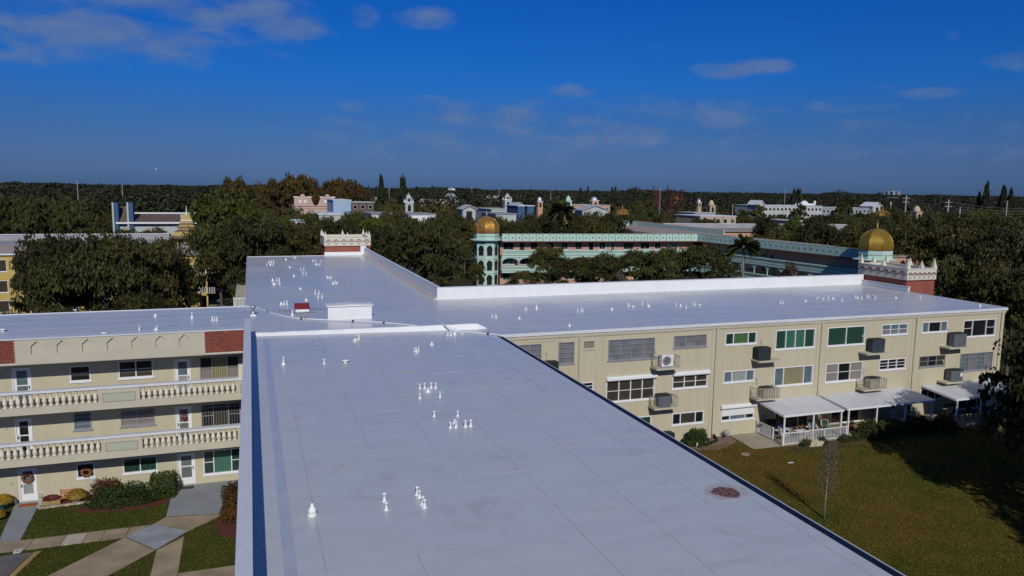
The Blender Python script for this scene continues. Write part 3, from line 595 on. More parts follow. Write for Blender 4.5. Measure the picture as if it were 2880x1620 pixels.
for i,d in enumerate(DOORS):
    t, bt = ((G_BLUEG,G_DOOR),(G_BLUEG,G_PALE),(G_DARK,G_DARK),(G_DOOR,G_DOOR),(G_BLUEG,G_PALE),(G_DOOR,G_DOOR))[i]
    door(*d, t, bt, d[2]+(1.02 if i != 5 else 1.1), handle_right=(i in (0,1,5)))
# security bars on the second-floor big window
_w = MB(FW)
for k in range(15): _w.box(-2.98+k*.143, -2.965+k*.143, .03, .045, 3.42, 4.78)
_w.box(-3.02,-.95,.045,.06,3.5,3.53); _w.box(-3.02,-.95,.045,.06,4.6,4.63); _w.build('security_grille', mat('pale_grille', (.30,.30,.30), .5), B)
# lamps / number plates by the doors
for x, z in ((-12.95,7.25),(-3.3,7.3),(-12.95,4.35),(-3.32,4.45),(-12.9,1.2)):
    MB(FW).box(x-.06, x+.06, .0, .05, z-.1, z+.08).build('door_plate', M_LINK, B)
# floors, beams, balustrades
BAL = MB().lathe([(.10,0),(.10,.05),(.055,.075),(.07,.12),(.115,.24),(.118,.30),(.09,.42),(.055,.53),(.05,.58),(.09,.62),(.10,.655),(.10,.70)], n=10).mesh('baluster', M_IVORY)
for zf in (5.58, 2.79):
    MB().box(-32, -.56, YF+.30, YW, zf-.18, zf).build('gallery_floor', M_SLAB, B)
    bl = MB().box(-32, -.56, YF, YF+.30, zf-.19, zf+.205).box(-32, -.56, YF+.01, YF+.29, zf+.915, zf+.95)
    # solid posts between the runs of balusters
    for a, c in ((-8.1,-6.06),(-1.08,-.56),(-18.2,-16.1)): bl.box(a, c, YF+.005, YF+.25, zf+.206, zf+.914)
    bl = bl.build('balustrade', M_BEIGE2, B)
    MB().box(-32, -.56, YF-.04, YF+.33, zf+.952, zf+1.08).build('handrail', M_CAP, bl)
    for a, c in ((-12.95,-8.12),(-6.04,-1.1),(-16.05,-12.98)):
        n = int(round((c-a)/.296))
        for k in range(n):
            link('baluster', BAL, bl, Vector((a+(k+.5)*(c-a)/n, YF+.15, zf+.207))-B.location)
    for u0, u1 in ((-7.89,-6.28),(-.86,-.60)):
        q = MB(FL); z0, z1, w = zf+.22, zf+.72, .035
        q.box(u0,u1,-.004,.022,z0,z0+w); q.box(u0,u1,-.004,.022,z1-w,z1); q.box(u0,u0+w,-.004,.022,z0+w,z1-w); q.box(u1-w,u1,-.004,.022,z0+w,z1-w)
        q.build('panel_moulding', M_SAGELINE, bl)
        MB(FL).box(u0+w,u1-w,-.003,.006,z0+w,z1-w).build('panel_field', mat('sage_panel', (.40,.41,.32), .85, .05), bl)
MB().box(-.93,-.62,YF+.05,YF+.28,6.67,7.42).build('end_post', M_CREAM, B)
# fascia with recessed pointed niches
q = MB(FL); Z0, Z1, dep = 8.15, 9.45, .09
nx = [-11.1+1.19*i for i in range(7)]; edges = [-11.83]+[x-.32 for x in nx[1:]]+[-2.68]
prev = edges[0]
def qf(a, c, z0, z1, d=0): q.add([(a,d,z0),(c,d,z0),(c,d,z1),(a,d,z1)], [(0,1,2,3)])
for i, x in enumerate(nx):
    a, c = edges[i], edges[i+1]; xl, xr, xm, zb, zs, zt = x, x+.55, x+.27, 8.66, 9.08, 9.34
    qf(a, xl, Z0, Z1); qf(xr, c, Z0, Z1); qf(xl, xr, Z0, zb)
    q.add([(xl,0,zs),(xm,0,zt),(xm,0,Z1),(xl,0,Z1)], [(0,1,2,3)]); q.add([(xm,0,zt),(xr,0,zs),(xr,0,Z1),(xm,0,Z1)], [(0,1,2,3)])
    pp = [(xl,zb),(xr,zb),(xr,zs),(xm,zt),(xl,zs)]
    q.add([(u,0,z) for u,z in pp]+[(u,-dep,z) for u,z in pp], [(5,6,7,8,9)]+[((k+1)%5,k,5+k,5+(k+1)%5) for k in range(5)])
q.add([(edges[0],-.26,Z0),(edges[-1],-.26,Z0),(edges[-1],-.26,Z1),(edges[0],-.26,Z1)], [(3,2,1,0)])
q.build('fascia', M_BEIGE2, B)
MB().box(-32,-.56,YF+.27,YF+.30,8.15,9.45).build('fascia_back', M_WHITE, B)
MB().box(-32,-.56,YF+.002,YW,8.10,8.148).build('soffit', M_SLAB, B)
MB().box(-32,-.56,YF-.05,YF+.34,9.452,9.505).build('fascia_cap', M_CAP, B)
MB(FL).box(-2.68,-.56,-.26,.02,8.152,8.215).build('brick_ledge', M_CREAM, B); MB(FL).box(-15.9,-11.83,-.26,.02,8.152,8.215).build('brick_ledge', M_CREAM, B)
MB(FL).box(-2.69,-2.655,-.25,.035,8.216,9.45).build('brick_trim', M_CREAM, B)
MB(FL).box(-32,-15.9,-.26,0,8.152,9.45).build('fascia', M_BEIGE2, B)
BRK = MB().box(-.082,.082,-.03,.03,-.029,.029).mesh('brick', M_BRICK)
for a, c, n in ((-2.65,-.56,12),(-13.0,-11.84,6)):
    MB(FL).box(a, c, -.25, -.012, 8.217, 9.449).build('brick_backing', M_MORTAR, B)
    pw = (c-a)/n
    for r in range(16):
        off = (r%2)*.5*pw
        for k in range(n):
            x = a+pw*(k+.5)+off-.25*pw
            x = min(max(x, a+.085), c-.085)
            o = link('brick', BRK, B, Vector((x, YF+.006+rnd.uniform(-.004,.004), 8.217+(r+.5)*.077))-B.location); o.scale = (pw*.92/.164, 1, 1.0)
MB(FL).box(-15.9,-13.0,-.25,.0,8.217,9.449).build('brick_infill', M_REDWALL, B)

# --- far turret and right turret (crenellated caps with spikes)
def turret(x0, x1, y0, y1, zb, z1, z2, zs, faces):
    t = MB().box(x0, x1, y0, y1, zb, z1).build('turret', M_REDWALL, B)
    w = .18
    k = MB().box(x0-.08,x1+.08,y0-.08,y0+w,z1+.002,z2).box(x0-.08,x1+.08,y1-w,y1+.08,z1+.002,z2).box(x0-.08,x0+w,y0+w,y1-w,z1+.002,z2).box(x1-w,x1+.08,y0+w,y1-w,z1+.002,z2)
    k.build('turret_band', M_CREAM, t)
    MB().box(x0-.12,x1+.12,y0-.12,y1+.12,z1-.05,z1).build('turret_string', M_REDLINE, t)
    MB().box(x0+w,x1-w,y0+w,y1-w,z1+.002,z1+.12).build('turret_roof', M_ROOF, t)
    MB().box(x0-.12,x1+.12,y0-.12,y0+w+.03,z2,z2+.06).box(x0-.12,x1+.12,y1-w-.03,y1+.12,z2,z2+.06).box(x0-.12,x0+w+.03,y0+w+.03,y1-w-.03,z2,z2+.06).box(x1-w-.03,x1+.12,y0+w+.03,y1-w-.03,z2,z2+.06).build('turret_coping', M_CREAM, t)
    def spike(x, y, h):
        MB().add_pyr(x, y, z2+.06, .20, h).build('spike', M_CREAM, t)
    xm, ym = (x0+x1)/2, (y0+y1)/2
    for x, y in ((x0+.1,y0+.1),(x1-.1,y0+.1),(x0+.1,y1-.1),(x1-.1,y1-.1),(xm,y0+.05),(xm,y1-.05),(x0+.05,ym),(x1-.05,ym)): spike(x, y, zs-z2 if (x-xm)*(y-ym) else (zs-z2)*.8)
    for F, ln in faces:
        n = 6; p = ln/n; zt = z1+(z2-z1)*.50; rr = p*.30; e = .035
        for i in range(n):   # red scallop moulding: an arch over each bay and a flat between
            c = (i+.5)*p; b = MB(F); pts = [(c+rr*math.cos(a), zt+rr*.95*math.sin(a)) for a in [math.pi-math.pi*j/8 for j in range(9)]]
            pts = [(i*p, zt)]+pts+[((i+1)*p, zt)]
            for (ua,za),(ub,zb_) in zip(pts, pts[1:]):
                dx, dz = ub-ua, zb_-za; l = math.hypot(dx,dz) or 1; nx_, nz_ = -dz/l*e, dx/l*e
                b.add([(ua-nx_,.0,za-nz_),(ub-nx_,.0,zb_-nz_),(ub+nx_,.0,zb_+nz_),(ua+nx_,.0,za+nz_),(ua-nx_,.06,za-nz_),(ub-nx_,.06,zb_-nz_),(ub+nx_,.06,zb_+nz_),(ua+nx_,.06,za+nz_)],
                      [(4,5,6,7),(0,1,5,4),(1,2,6,5),(2,3,7,6),(3,0,4,7)])
            b.build('scallop', M_REDLINE, t)
            nb = MB(F); lo = z1+.12; ap = [(c-rr*.72, lo), (c+rr*.72, lo)]+[(c+rr*.72*math.cos(a), zt+rr*.7*math.sin(a)) for a in [math.pi*j/6 for j in range(7)]]
            m_ = len(ap); nb.add([(u,.012,z) for u,z in ap], [tuple(range(m_))]); nb.build('niche', mat('niche_grey', (.40,.38,.34), .85, .1), t)
    return t
def _pyr(s, x, y, z, r, h):
    s.add([(x-r,y-r,z),(x+r,y-r,z),(x+r,y+r,z),(x-r,y+r,z),(x,y,z+h)], [(0,3,2,1),(0,1,4),(1,2,4),(2,3,4),(3,0,4)]); return s
MB.add_pyr = _pyr
turret(9.35, 15.4, YE+.08, YE+6, 6.0, 9.66, 10.80, 11.62, [(Frame(9.35,YE,1,0), 6.05)])
MB().box(9.25, 14.05, YE-.06, YE+.07, 8.37, 8.84).build('turret_flashing', M_WHITE, B)
turret(59.3, 62.8, 55.45, 61.5, 6.0, 9.40, 10.46, 11.45, [(Frame(59.22,61.5,0,-1), 6.05),(Frame(59.3,55.37,1,0), 3.5)])
MB().box(58.98, 59.16, 54.9, YB-.04, 8.2, 8.80).build('low_parapet', M_WHITE, B); MB().box(58.94, 59.20, 54.86, YB-.04, 8.804, 8.85).build('low_parapet_cap', M_CAP, B)
# gallery railings showing past the left edge of the far wing
for y, z in ((76, 6.0), (69, 5.6), (64.5, 3.0)):
    t = MB().box(-1.75,-.61,y,y+.05,z+.86,z+.93).box(-1.75,-.61,y,y+.05,z+.05,z+.10).box(-1.78,-1.70,y-.02,y+.06,z,z+1.0)
    for k in range(8): t.box(-1.66+k*.13,-1.62+k*.13,y+.01,y+.04,z+.10,z+.86)
    t.build('gallery_railing', M_FRAME_W, B)
MB().box(-1.85,-.6,62,98,5.4,5.58).build('gallery_floor', M_SLAB, B); MB().box(-1.85,-.6,62,98,2.6,2.78).build('gallery_floor', M_SLAB, B)

# ------------------------------------------------------------------ foliage
def quads_mesh(name, cen, nrm, up, sx, sy, m):
    """many leaf-sized quads; cen,nrm,up (n,3); sx,sy (n,)"""
    n = len(cen)
    u = np.cross(up, nrm); u /= (np.linalg.norm(u, axis=1, keepdims=True)+1e-9); v = np.cross(nrm, u)
    a = u*sx[:,None]; b = v*sy[:,None]
    V = np.stack([cen-a, cen-b*.9, cen+a, cen+b], 1).reshape(-1, 3)
    me = bpy.data.meshes.new(name); me.vertices.add(4*n); me.vertices.foreach_set('co', V.astype(np.float32).ravel())
    me.loops.add(4*n); me.loops.foreach_set('vertex_index', np.arange(4*n, dtype=np.int32))
    me.polygons.add(n); me.polygons.foreach_set('loop_start', np.arange(0, 4*n, 4, dtype=np.int32)); me.polygons.foreach_set('loop_total', np.full(n, 4, dtype=np.int32))
    me.materials.append(m); me.update(calc_edges=True); me.validate(); return me
def unit(r, n):
    d = r.normal(size=(n,3)); return d/np.linalg.norm(d, axis=1, keepdims=True)
def crown(name, seed, lobes, leaves, size, m, flat=.75, inner=.35):
    """lobes: (x,y,z,rx,rz); leaves per unit lobe area, mostly near each lobe's skin in small clumps"""
    r = np.random.default_rng(seed); C = []; Nn = []
    area = sum(l[3]*l[3] for l in lobes)
    for x, y, z, rx, rz in lobes:
        k = max(6, int(leaves*rx*rx/area/9))
        d = unit(r, k); d[:,2] = np.where(d[:,2] < -.35, -d[:,2]*.5, d[:,2]); rad = (1-inner*r.random(k)**1.5)[:,None]
        cc = np.array([x,y,z])+d*rad*np.array([rx,rx,rz])
        pts = np.repeat(cc, 9, 0)+r.normal(size=(k*9,3))*np.array([rx*.13,rx*.13,rz*.11])
        C.append(pts); q = np.repeat(d, 9, 0)*.7+unit(r, k*9)*.9+np.array([0,0,.35]); Nn.append(q/np.linalg.norm(q, axis=1, keepdims=True))
    C = np.concatenate(C); Nn = np.concatenate(Nn); n = len(C)
    s = size*r.uniform(.6,1.3,n)
    return quads_mesh(name, C, Nn, unit(r, n), s, s*flat*r.uniform(.6,1.2,n), m)
def limbs(seed, h, lobes, r0, m, name='trunk', fork=.3):
    r = random.Random(seed); b = MB(); top = Vector((r.uniform(-.2,.2)*h*.1, r.uniform(-.2,.2)*h*.1, h*fork))
    b.tube([(0,0,-.15),(0,0,h*.02),(top.x*.5,top.y*.5,top.z*.5),top], [r0*1.5,r0*1.15,r0,r0*.85], 7)
    for x, y, z, rx, rz in lobes:
        e = Vector((x, y, z)); mid = top.lerp(e, .5)+Vector((r.uniform(-.3,.3),r.uniform(-.3,.3),-.06*h)); q = r0*r.uniform(.32,.55)
        b.tube([top-Vector((0,0,r0)), mid, e], [q, q*.7, q*.25], 5)
        for _ in range(2):
            t = e+Vector((r.uniform(-1,1)*rx*.8, r.uniform(-1,1)*rx*.8, r.uniform(.0,.8)*rz)); b.tube([mid.lerp(e,.6), t], [q*.35, q*.08], 4)
    return b.mesh(name, m)
L_OAK = leaf_mat('oak_leaf', (.016, .021, .006), (.064, .068, .016), .36); L_OLIVE = leaf_mat('olive_oak_leaf', (.030, .030, .007), (.080, .072, .016), .3)
L_GREEN = leaf_mat('bright_green_leaf', (.034, .052, .005), (.085, .104, .012)); L_RUST = leaf_mat('rusty_leaf', (.030, .026, .007), (.085, .052, .012))
L_PINE = leaf_mat('pine_needle', (.010, .017, .009), (.025, .033, .014)); L_REDTWIG = leaf_mat('red_maple_twig', (.055, .024, .018), (.09, .035, .025))
L_HEDGE = leaf_mat('hedge_leaf', (.014, .026, .006), (.05, .075, .012), .1); L_REDLEAF = leaf_mat('red_croton_leaf', (.05, .012, .008), (.12, .045, .012), .1)
L_YEL = leaf_mat('yellow_mum', (.20, .11, .008), (.42, .27, .02), .1); L_PALM = leaf_mat('palm_frond', (.022, .032, .006), (.06, .072, .012), .1); L_DEADFROND = leaf_mat('dry_frond', (.12, .08, .03), (.22, .15, .06), .1)
L_GREY = leaf_mat('bare_grey_twig', (.07, .062, .055), (.13, .115, .10), .15)
def oak_lobes(seed, n=26, skirt=11):
    r = random.Random(seed); out = []; ex = r.uniform(.85,1.12); ph = r.uniform(0,6.28)
    for i in range(n):
        a = 2*math.pi*(i*.618+r.uniform(-.08,.08)); q = math.sqrt((i+.3)/n)*.76*(1+.16*math.sin(2*a+ph)); rr = r.uniform(.18,.34)
        z = .80-.42*q*q+r.uniform(-.14,.07); out.append((math.cos(a)*q*ex, math.sin(a)*q/ex, z, rr, rr*r.uniform(.34,.5)))
    for i in range(skirt):
        a = 2*math.pi*(i+r.uniform(-.3,.3))/skirt; q = r.uniform(.5,.82); rr = r.uniform(.16,.26); out.append((math.cos(a)*q, math.sin(a)*q, r.uniform(.30,.48), rr, rr*.5))
    return out
# unit trees: radius 1, height 1; scaled per individual
def unit_tree(seed, lm, bm, n=26, leaves=12000, size=.024, kind='oak'):
    if kind == 'oak': lb = oak_lobes(seed, n, max(5, n*2//5))
    else:
        r = random.Random(seed); lb = [(r.uniform(-.42,.42), r.uniform(-.42,.42), .30+.62*(i+.5)/n+r.uniform(-.04,.04), r.uniform(.26,.44)*(1.15-.55*(i/n)), .12) for i in range(n)]
    top = max(z+rz*.95 for x,y,z,rx,rz in lb); lb = [(x,y,z/top,rx,rz/top) for x,y,z,rx,rz in lb]
    c = crown('crown', seed, lb, leaves, size, lm); t = limbs(seed, 1.0, lb[::2] if n > 12 else lb, .035, bm)
    return t, c
class TreeKind:
    def __init__(s, *meshes): s.m = meshes; s.i = 0
    def next(s): s.i += 1; return s.m[s.i % len(s.m)]
def flat_leaf_fix(me, ratio): pass
OAK = [unit_tree(100+i, L_OAK, M_BARK) for i in range(6)]
OLV = [unit_tree(120+i, L_OLIVE, M_BARK, 24, 10000, .026) for i in range(3)]
GRN = [unit_tree(140+i, L_GREEN, M_BARK) for i in range(2)]
RST = [unit_tree(150+i, L_RUST, M_BARK, 22, 6500, .034) for i in range(3)]
FINE = [unit_tree(200+i, L_OAK, M_BARK, 30, 30000, .014) for i in range(2)]
RED = [unit_tree(160+i, L_REDTWIG, M_BARKP, 12, 3000, .030, 'tall') for i in range(2)]
FAR = [unit_tree(170+i, L_OAK, M_BARK, 16, 2600, .055) for i in range(4)]+[unit_tree(180+i, L_OLIVE, M_BARK, 16, 2600, .055) for i in range(2)]
def tree(name, label, meshes, x, y, h, r, group=None, cat='tree', rz=None):
    """one tree: the unit meshes are scaled to its height and crown radius"""
    t = thing(name, label, cat, (x, y, 0), group); t.rotation_euler = (0,0,rz if rz is not None else rnd.uniform(0,6.28))
    for nm, me in zip(('trunk','crown'), meshes):
        o = link(nm, me, t); o.scale = (r, r, h)
    return t

# bushes and hedges in real size
def bush(name, label, x, y, rx, ry, h, lm, n=2600, size=.06, boxy=False, seed=1, group=None, cat='shrub', z0=0.0):
    r = np.random.default_rng(seed)
    k = n; 
    if boxy:
        p = r.uniform(-1,1,(k,3)); ax_ = r.integers(0,3,k); sgn = np.where(r.random(k) < .5, -1, 1); p[np.arange(k), ax_] = sgn*(1-.18*r.random(k)**2); p[:,2] = (p[:,2]+1)/2
        d = p*np.array([1,1,.6])
    else:
        d = unit(r, k); d[:,2] = np.abs(d[:,2]); w = 1+.16*np.sin(d[:,0]*7+seed)*np.cos(d[:,1]*6+2*seed)+.08*np.sin(d[:,2]*11); p = d*(w*(1-.25*r.random(k)**2))[:,None]
    c = p*np.array([rx,ry,h])+r.normal(size=(k,3))*size*.8; c[:,2] = np.maximum(c[:,2], .02)
    nn = d*.8+unit(r,k)*.9; nn /= np.linalg.norm(nn,axis=1,keepdims=True); s = size*r.uniform(.6,1.3,k)
    t = thing(name, label, cat, (x,y,z0), group)
    link('foliage', quads_mesh('foliage', c, nn, unit(r,k), s, s*.7, lm), t)
    b = MB()
    for i in range(5):
        a = i*1.26; b.tube([(0,0,0),(math.cos(a)*rx*.35, math.sin(a)*ry*.35, h*.5),(math.cos(a)*rx*.6, math.sin(a)*ry*.6, h*.8)], [.035,.022,.008], 5)
    link('stem', b.mesh('stem', M_BARK), t)
    # solid dark heart so that the bush is not see-through
    return t
bush('hedge', 'wide rounded green hedge along the courtyard wall left of the grey entry slab', -7.1, 44.75, 1.75, .75, 1.12, L_HEDGE, 5200, .055, seed=3, cat='hedge')
bush('hedge', 'square-clipped green hedge block beside the ground-floor entry door', -5.15, 45.25, .62, .6, 1.22, L_HEDGE, 3400, .05, True, seed=4, cat='hedge')
bush('red_leaf_shrub', 'dark red shrub behind the rounded green hedge', -8.15, 45.75, .85, .45, 1.15, L_REDLEAF, 2200, .05, seed=5)
bush('croton_shrub', 'tall red and green shrub against the white parapet wing', -1.35, 40.9, .62, .8, 1.95, leaf_mat('croton_leaf', (.03,.022,.006), (.13,.06,.012), .1), 4200, .06, seed=6)
bush('yellow_shrub', 'small yellow-leaved shrub at the foot of the parapet wing', -.85, 34.2, .35, .4, .6, L_YEL, 900, .04, seed=7)
bush('round_shrub', 'dense round green shrub beside the beige garden wall', 29.15, 44.0, .85, .7, 1.05, L_HEDGE, 3600, .06, seed=8)
for i, (x, y, rx, h, lb) in enumerate(((42.2,41.6,1.1,1.15,'dark shrub by the first post of the middle patio roof'),(44.3,41.7,1.3,1.05,'dark spreading shrub in front of the middle patio'),(46.6,41.6,1.4,1.1,'dark wide shrub before the shaded middle patio'),(48.9,41.3,1.2,1.0,'dark shrub between the middle and the far patio roofs'))):
    bush('patio_shrub', lb, x, y, rx, .75, h, L_OAK, 2600, .07, seed=30+i, group='shrubs before the patios')
for i, (x, y) in enumerate(((36.2,41.25),(37.7,41.35),(39.6,41.3),(40.6,41.3))):
    bush('flower_clump', ('small leafy plant at the white fence gate post','low leafy plant beside the pale stone blocks','bushy green plant at the corner of the white fence','straggly plant under the right end of the white fence')[i], x, y, .35, .3, .55, L_HEDGE, 500, .05, seed=50+i, group='plants along the white fence', cat='plant')

def mum(name, label, x, y, r, h, potm, pr, ph):
    t = thing(name, label, 'potted plant', (x,y,0))
    link('pot', MB().lathe([(pr*.72,0),(pr*.95,ph*.8),(pr*1.08,ph*.85),(pr*1.08,ph),(pr*.9,ph)], n=14).mesh('pot', potm), t)
    g = np.random.default_rng(int(abs(x*100))); k = 1500; d = unit(g,k); d[:,2] = np.abs(d[:,2]); c = d*np.array([r,r,h])*(1-.12*g.random(k))[:,None]+np.array([0,0,ph*.95])
    s = .035*g.uniform(.6,1.2,k); link('blooms', quads_mesh('blooms', c, d*.8+unit(g,k)*.5, unit(g,k), s, s*.8, L_YEL), t)
    return t
mum('potted_chrysanthemum', 'yellow chrysanthemum dome in a teal pot left of the wreath door', -13.15, 45.85, .5, .42, mat('teal_glaze', (.01,.16,.18), .3, .1), .28, .42)
mum('potted_chrysanthemum', 'yellow chrysanthemum dome in a white pot beside the hedge', -9.6, 45.75, .52, .45, mat('white_glaze', (.7,.7,.68), .3, .05), .26, .3)
mum('potted_chrysanthemum', 'yellow chrysanthemum clump at the left edge of the grey walk', -13.05, 44.3, .42, .4, mat('dark_pot', (.05,.04,.03), .6), .22, .25)
# red flowers in a trough, small wooden bench, figurine, wheel ornament
t = thing('flower_trough', 'low wooden trough of dark red flowers by the bench', 'planter', (-10.85,45.75,0))
link('trough', MB().box(-.42,.42,-.14,.14,.02,.26).box(-.45,.45,-.16,.16,.26,.29).mesh('trough', mat('straw_wood', (.34,.22,.10), .85, .2, 6)), t)
g_ = np.random.default_rng(5); k_ = 700; d_ = unit(g_,k_); d_[:,2] = np.abs(d_[:,2]); link('blooms', quads_mesh('blooms', d_*np.array([.48,.2,.26])+np.array([0,0,.28]), d_*.7+unit(g_,k_)*.6, unit(g_,k_), np.full(k_,.035), np.full(k_,.03), leaf_mat('crimson_bloom', (.09,.006,.01), (.19,.02,.03), .05)), t)
t = thing('garden_bench', 'small slatted wooden garden bench among the flowers', 'bench', (-10.1,45.8,0)); Mb = mat('honey_wood', (.40,.19,.08), .7, .2, 6)
for k in range(3): link('seat_slat', MB().box(-.36,.36,-.05,.05,.30,.325).mesh('seat_slat', Mb), t, (0,-.14+k*.12,0))
for k in range(3): link('back_slat', MB().box(-.36,.36,-.012,.012,-.04,.04).mesh('back_slat', Mb), t, (0,.20,.42+k*.11))
for sx_ in (-1,1):
    for y_, h_ in ((-.17,.30),(.18,.72)): link('leg', MB().box(-.03,.03,-.03,.03,0,h_).mesh('leg', Mb), t, (sx_*.33,y_,0))
t = thing('garden_figurine', 'small grey stone garden figurine at the corner of the flower bed', 'figurine', (-11.35,45.75,0))
link('body', MB().lathe([(.16,0),(.17,.05),(.10,.09),(.13,.2),(.15,.3),(.10,.42),(.06,.46)], n=12).mesh('body', mat('pale_stone', (.38,.37,.33), .9, .2, 8)), t)
link('head', MB().ball(0,0,.54,.10,.09,.11).ball(-.08,0,.63,.035).ball(.08,0,.63,.035).mesh('head', mat('pale_stone', (.38,.37,.33))), t)
t = thing('wheel_ornament', 'white wire wheel ornament on a stake beside the yellow flowers', 'ornament', (-8.85,45.95,0)); Mw = mat('white_wire', (.6,.6,.6), .5)
ring = [(.28*math.cos(a), 0, .95+.28*math.sin(a)) for a in [2*math.pi*i/20 for i in range(21)]]
link('rim', MB().tube(ring, .018, 5).mesh('rim', Mw), t); link('stake', MB().tube([(0,0,0),(0,0,.68)], .02, 6).mesh('stake', Mw), t)
for k in range(4): a = k*math.pi/4; link('spoke', MB().tube([(-.27*math.cos(a),0,.95-.27*math.sin(a)),(.27*math.cos(a),0,.95+.27*math.sin(a))], .01, 4).mesh('spoke', Mw), t)
# bed edging stones, one by one
es = thing('stone_edging', 'pale stone edging round the flower bed by the wreath door', 'edging', (-10,45.3,0))
for k in range(18):
    x = -11.3+k*.145; y = 45.28+.012*k*.6; link('stone', MB().box(-.068,.068,-.09,.09,0,rnd.uniform(.07,.10)).mesh('stone', mat('pale_edging', (.42,.36,.28), .9, .2, 6, rand=.15)), es, (x+10,y-45.3,0), rnd.uniform(-.1,.1))
for k in range(4): link('stone', MB().box(-.07,.07,-.09,.09,0,.085).mesh('stone', mat('pale_edging', (.42,.36,.28))), es, (-1.38+.012*k,.17+k*.15,0), 1.5)
# doormats, wreaths, drain lid
def mat_thing(label, x, y, w, d, m): return tag(link('doormat', MB().box(-w/2,w/2,-d/2,d/2,0,.02).box(-w/2+.03,w/2-.03,-d/2+.03,d/2-.03,.02,.026).mesh('doormat', m), None, (x,y,.025)), label, 'doormat')
mat_thing('orange coir doormat at the wreath door', -12.05, 45.95, .85, .42, mat('orange_coir', (.26,.085,.03), .95, .25, 15))
mat_thing('black and white patterned doormat at the entry by the square hedge', -4.0, 46.0, .75, .42, mat('dark_woven', (.05,.05,.055), .95, .8, 14))
def wreath(label, x, z, F, r, d=.06):
    t = thing('wreath', label, 'wreath', F((x,d,z)))
    link('ring', MB().tube([(r*math.cos(a),0,r*math.sin(a)) for a in [2*math.pi*i/16 for i in range(17)]], r*.22, 6).mesh('ring', mat('twig_ring', (.07,.04,.02), .9)), t)
    g = np.random.default_rng(int(abs(x*77))); k = 260; a = g.uniform(0,6.28,k); rr = r+g.normal(size=k)*r*.16
    c = np.stack([rr*np.cos(a), -np.abs(g.normal(size=k))*.05, rr*np.sin(a)],1); nn = unit(g,k); nn[:,1] = -np.abs(nn[:,1])-.4; s = np.full(k,.045)
    link('leaves', quads_mesh('leaves', c, nn/np.linalg.norm(nn,axis=1,keepdims=True), unit(g,k), s, s*.7, leaf_mat('autumn_leaf', (.20,.05,.02), (.42,.22,.09), .1)), t)
wreath('autumn leaf wreath on the white ground-floor door', -12.08, 1.42, FW, .24); wreath('rusty autumn wreath in the small ground-floor window', -9.2, 1.42, FW, .22)
t = thing('door_decoration', 'dark red heart hanging on the second-floor door', 'decoration', FW((-4.0,.05,4.05)))
link('heart', MB().prism_y([(0,-.16),(.17,.04),(.15,.12),(.07,.13),(0,.06),(-.07,.13),(-.15,.12),(-.17,.04)], -.02, .02).mesh('heart', mat('crimson', (.16,.01,.02), .7)), t)
link('bow', MB().box(-.09,.09,-.02,.02,.26,.42).mesh('bow', mat('crimson', (.16,.01,.02))), t)
t = thing('drain_cover', 'small white drain cover on the walk beside the asphalt pad', 'cover', (-11.05,40.05,.02)); link('lid', MB().box(-.16,.16,-.2,.2,0,.02).mesh('lid', mat('white_plastic_lid', (.66,.66,.66), .5)), t)
for k in range(3): link('slot', MB().box(-.10,.10,-.015,.015,.02,.024).mesh('slot', M_BLACK), t, (0,-.09+k*.09,0))

# ------------------------------------------------------------------ air conditioners
def grille_rods(b, x0, x1, y0, y1, z0, z1, n):
    for k in range(n):
        u = x0+(x1-x0)*(k+.5)/n; b.box(u-.008,u+.008,y0-.012,y0,z0,z1); b.box(u-.008,u+.008,y1,y1+.012,z0,z1)
def condenser(label, x, y, z, w, h, m, d=.75, louv=True):
    t = thing('air_conditioner', label, 'air conditioner', (x,y,z), 'outdoor air conditioners along the garden wall')
    c = .12; pts = [(-w/2+c,-d/2),(w/2-c,-d/2),(w/2,-d/2+c),(w/2,d/2-c),(w/2-c,d/2),(-w/2+c,d/2),(-w/2,d/2-c),(-w/2,-d/2+c)]
    link('cabinet', MB().prism_z(pts, .03, h).mesh('cabinet', m), t)
    g = MB(); grille_rods(g, -w/2+.1, w/2-.1, -d/2, d/2, .08, h-.08, 14)
    for k in range(10): u = -d/2+.1+(d-.2)*(k+.5)/10; g.box(-w/2-.012,-w/2,u-.008,u+.008,.08,h-.08); g.box(w/2,w/2+.012,u-.008,u+.008,.08,h-.08)
    link('coil_guard', g.mesh('coil_guard', m), t)
    link('top', MB().prism_z([(p*1.03,q*1.03) for p,q in pts], h, h+.04).lathe([(.30,h+.04),(.28,h+.06),(.05,h+.075)], n=16).mesh('top', mat('dark_ac_top', (.02,.022,.024), .6)), t)
    return t
def shelf(x0, x1, z, d=.95):
    b = MB(FR).box(x0, x1, .0, d, z-.12, z); return b.build('unit_shelf', M_BEIGE2, B)
def shelf_rail(x0, x1, z, front, d=.95):
    h = .72; mi = mat('beige_iron', (.36,.33,.26), .7, .1)
    for x in (x0, x1):
        b = MB(FR)
        for k in range(7): u = .06+k*(d-.1)/6; b.box(x-.012,x+.012,u-.012,u+.012,z,z+h+.002)
        b.box(x-.018,x+.018,.0,d-.02,z+h,z+h+.03); b.build('shelf_railing', mi, B)
    if front:
        n = 9; b = MB(FR)
        for k in range(n+1): u = x0+(x1-x0)*k/n; b.box(u-.012,u+.012,d-.012,d+.012,z-.05,z+h+.032)
        b.box(x0,x1,d-.016,d+.016,z+h+.031,z+h+.06); b.build('shelf_railing', mi, B)
M_ACD = mat('dark_ac_cabinet', (.035,.042,.045), .5, .15, 3); M_ACG = mat('grey_ac_cabinet', (.13,.145,.16), .5, .1, 3); M_ACGR = mat('green_black_cabinet', (.018,.03,.03), .5, .15, 3); M_ACB = mat('beige_ac_cabinet', (.36,.34,.28), .6, .1)
yA = YF-.48
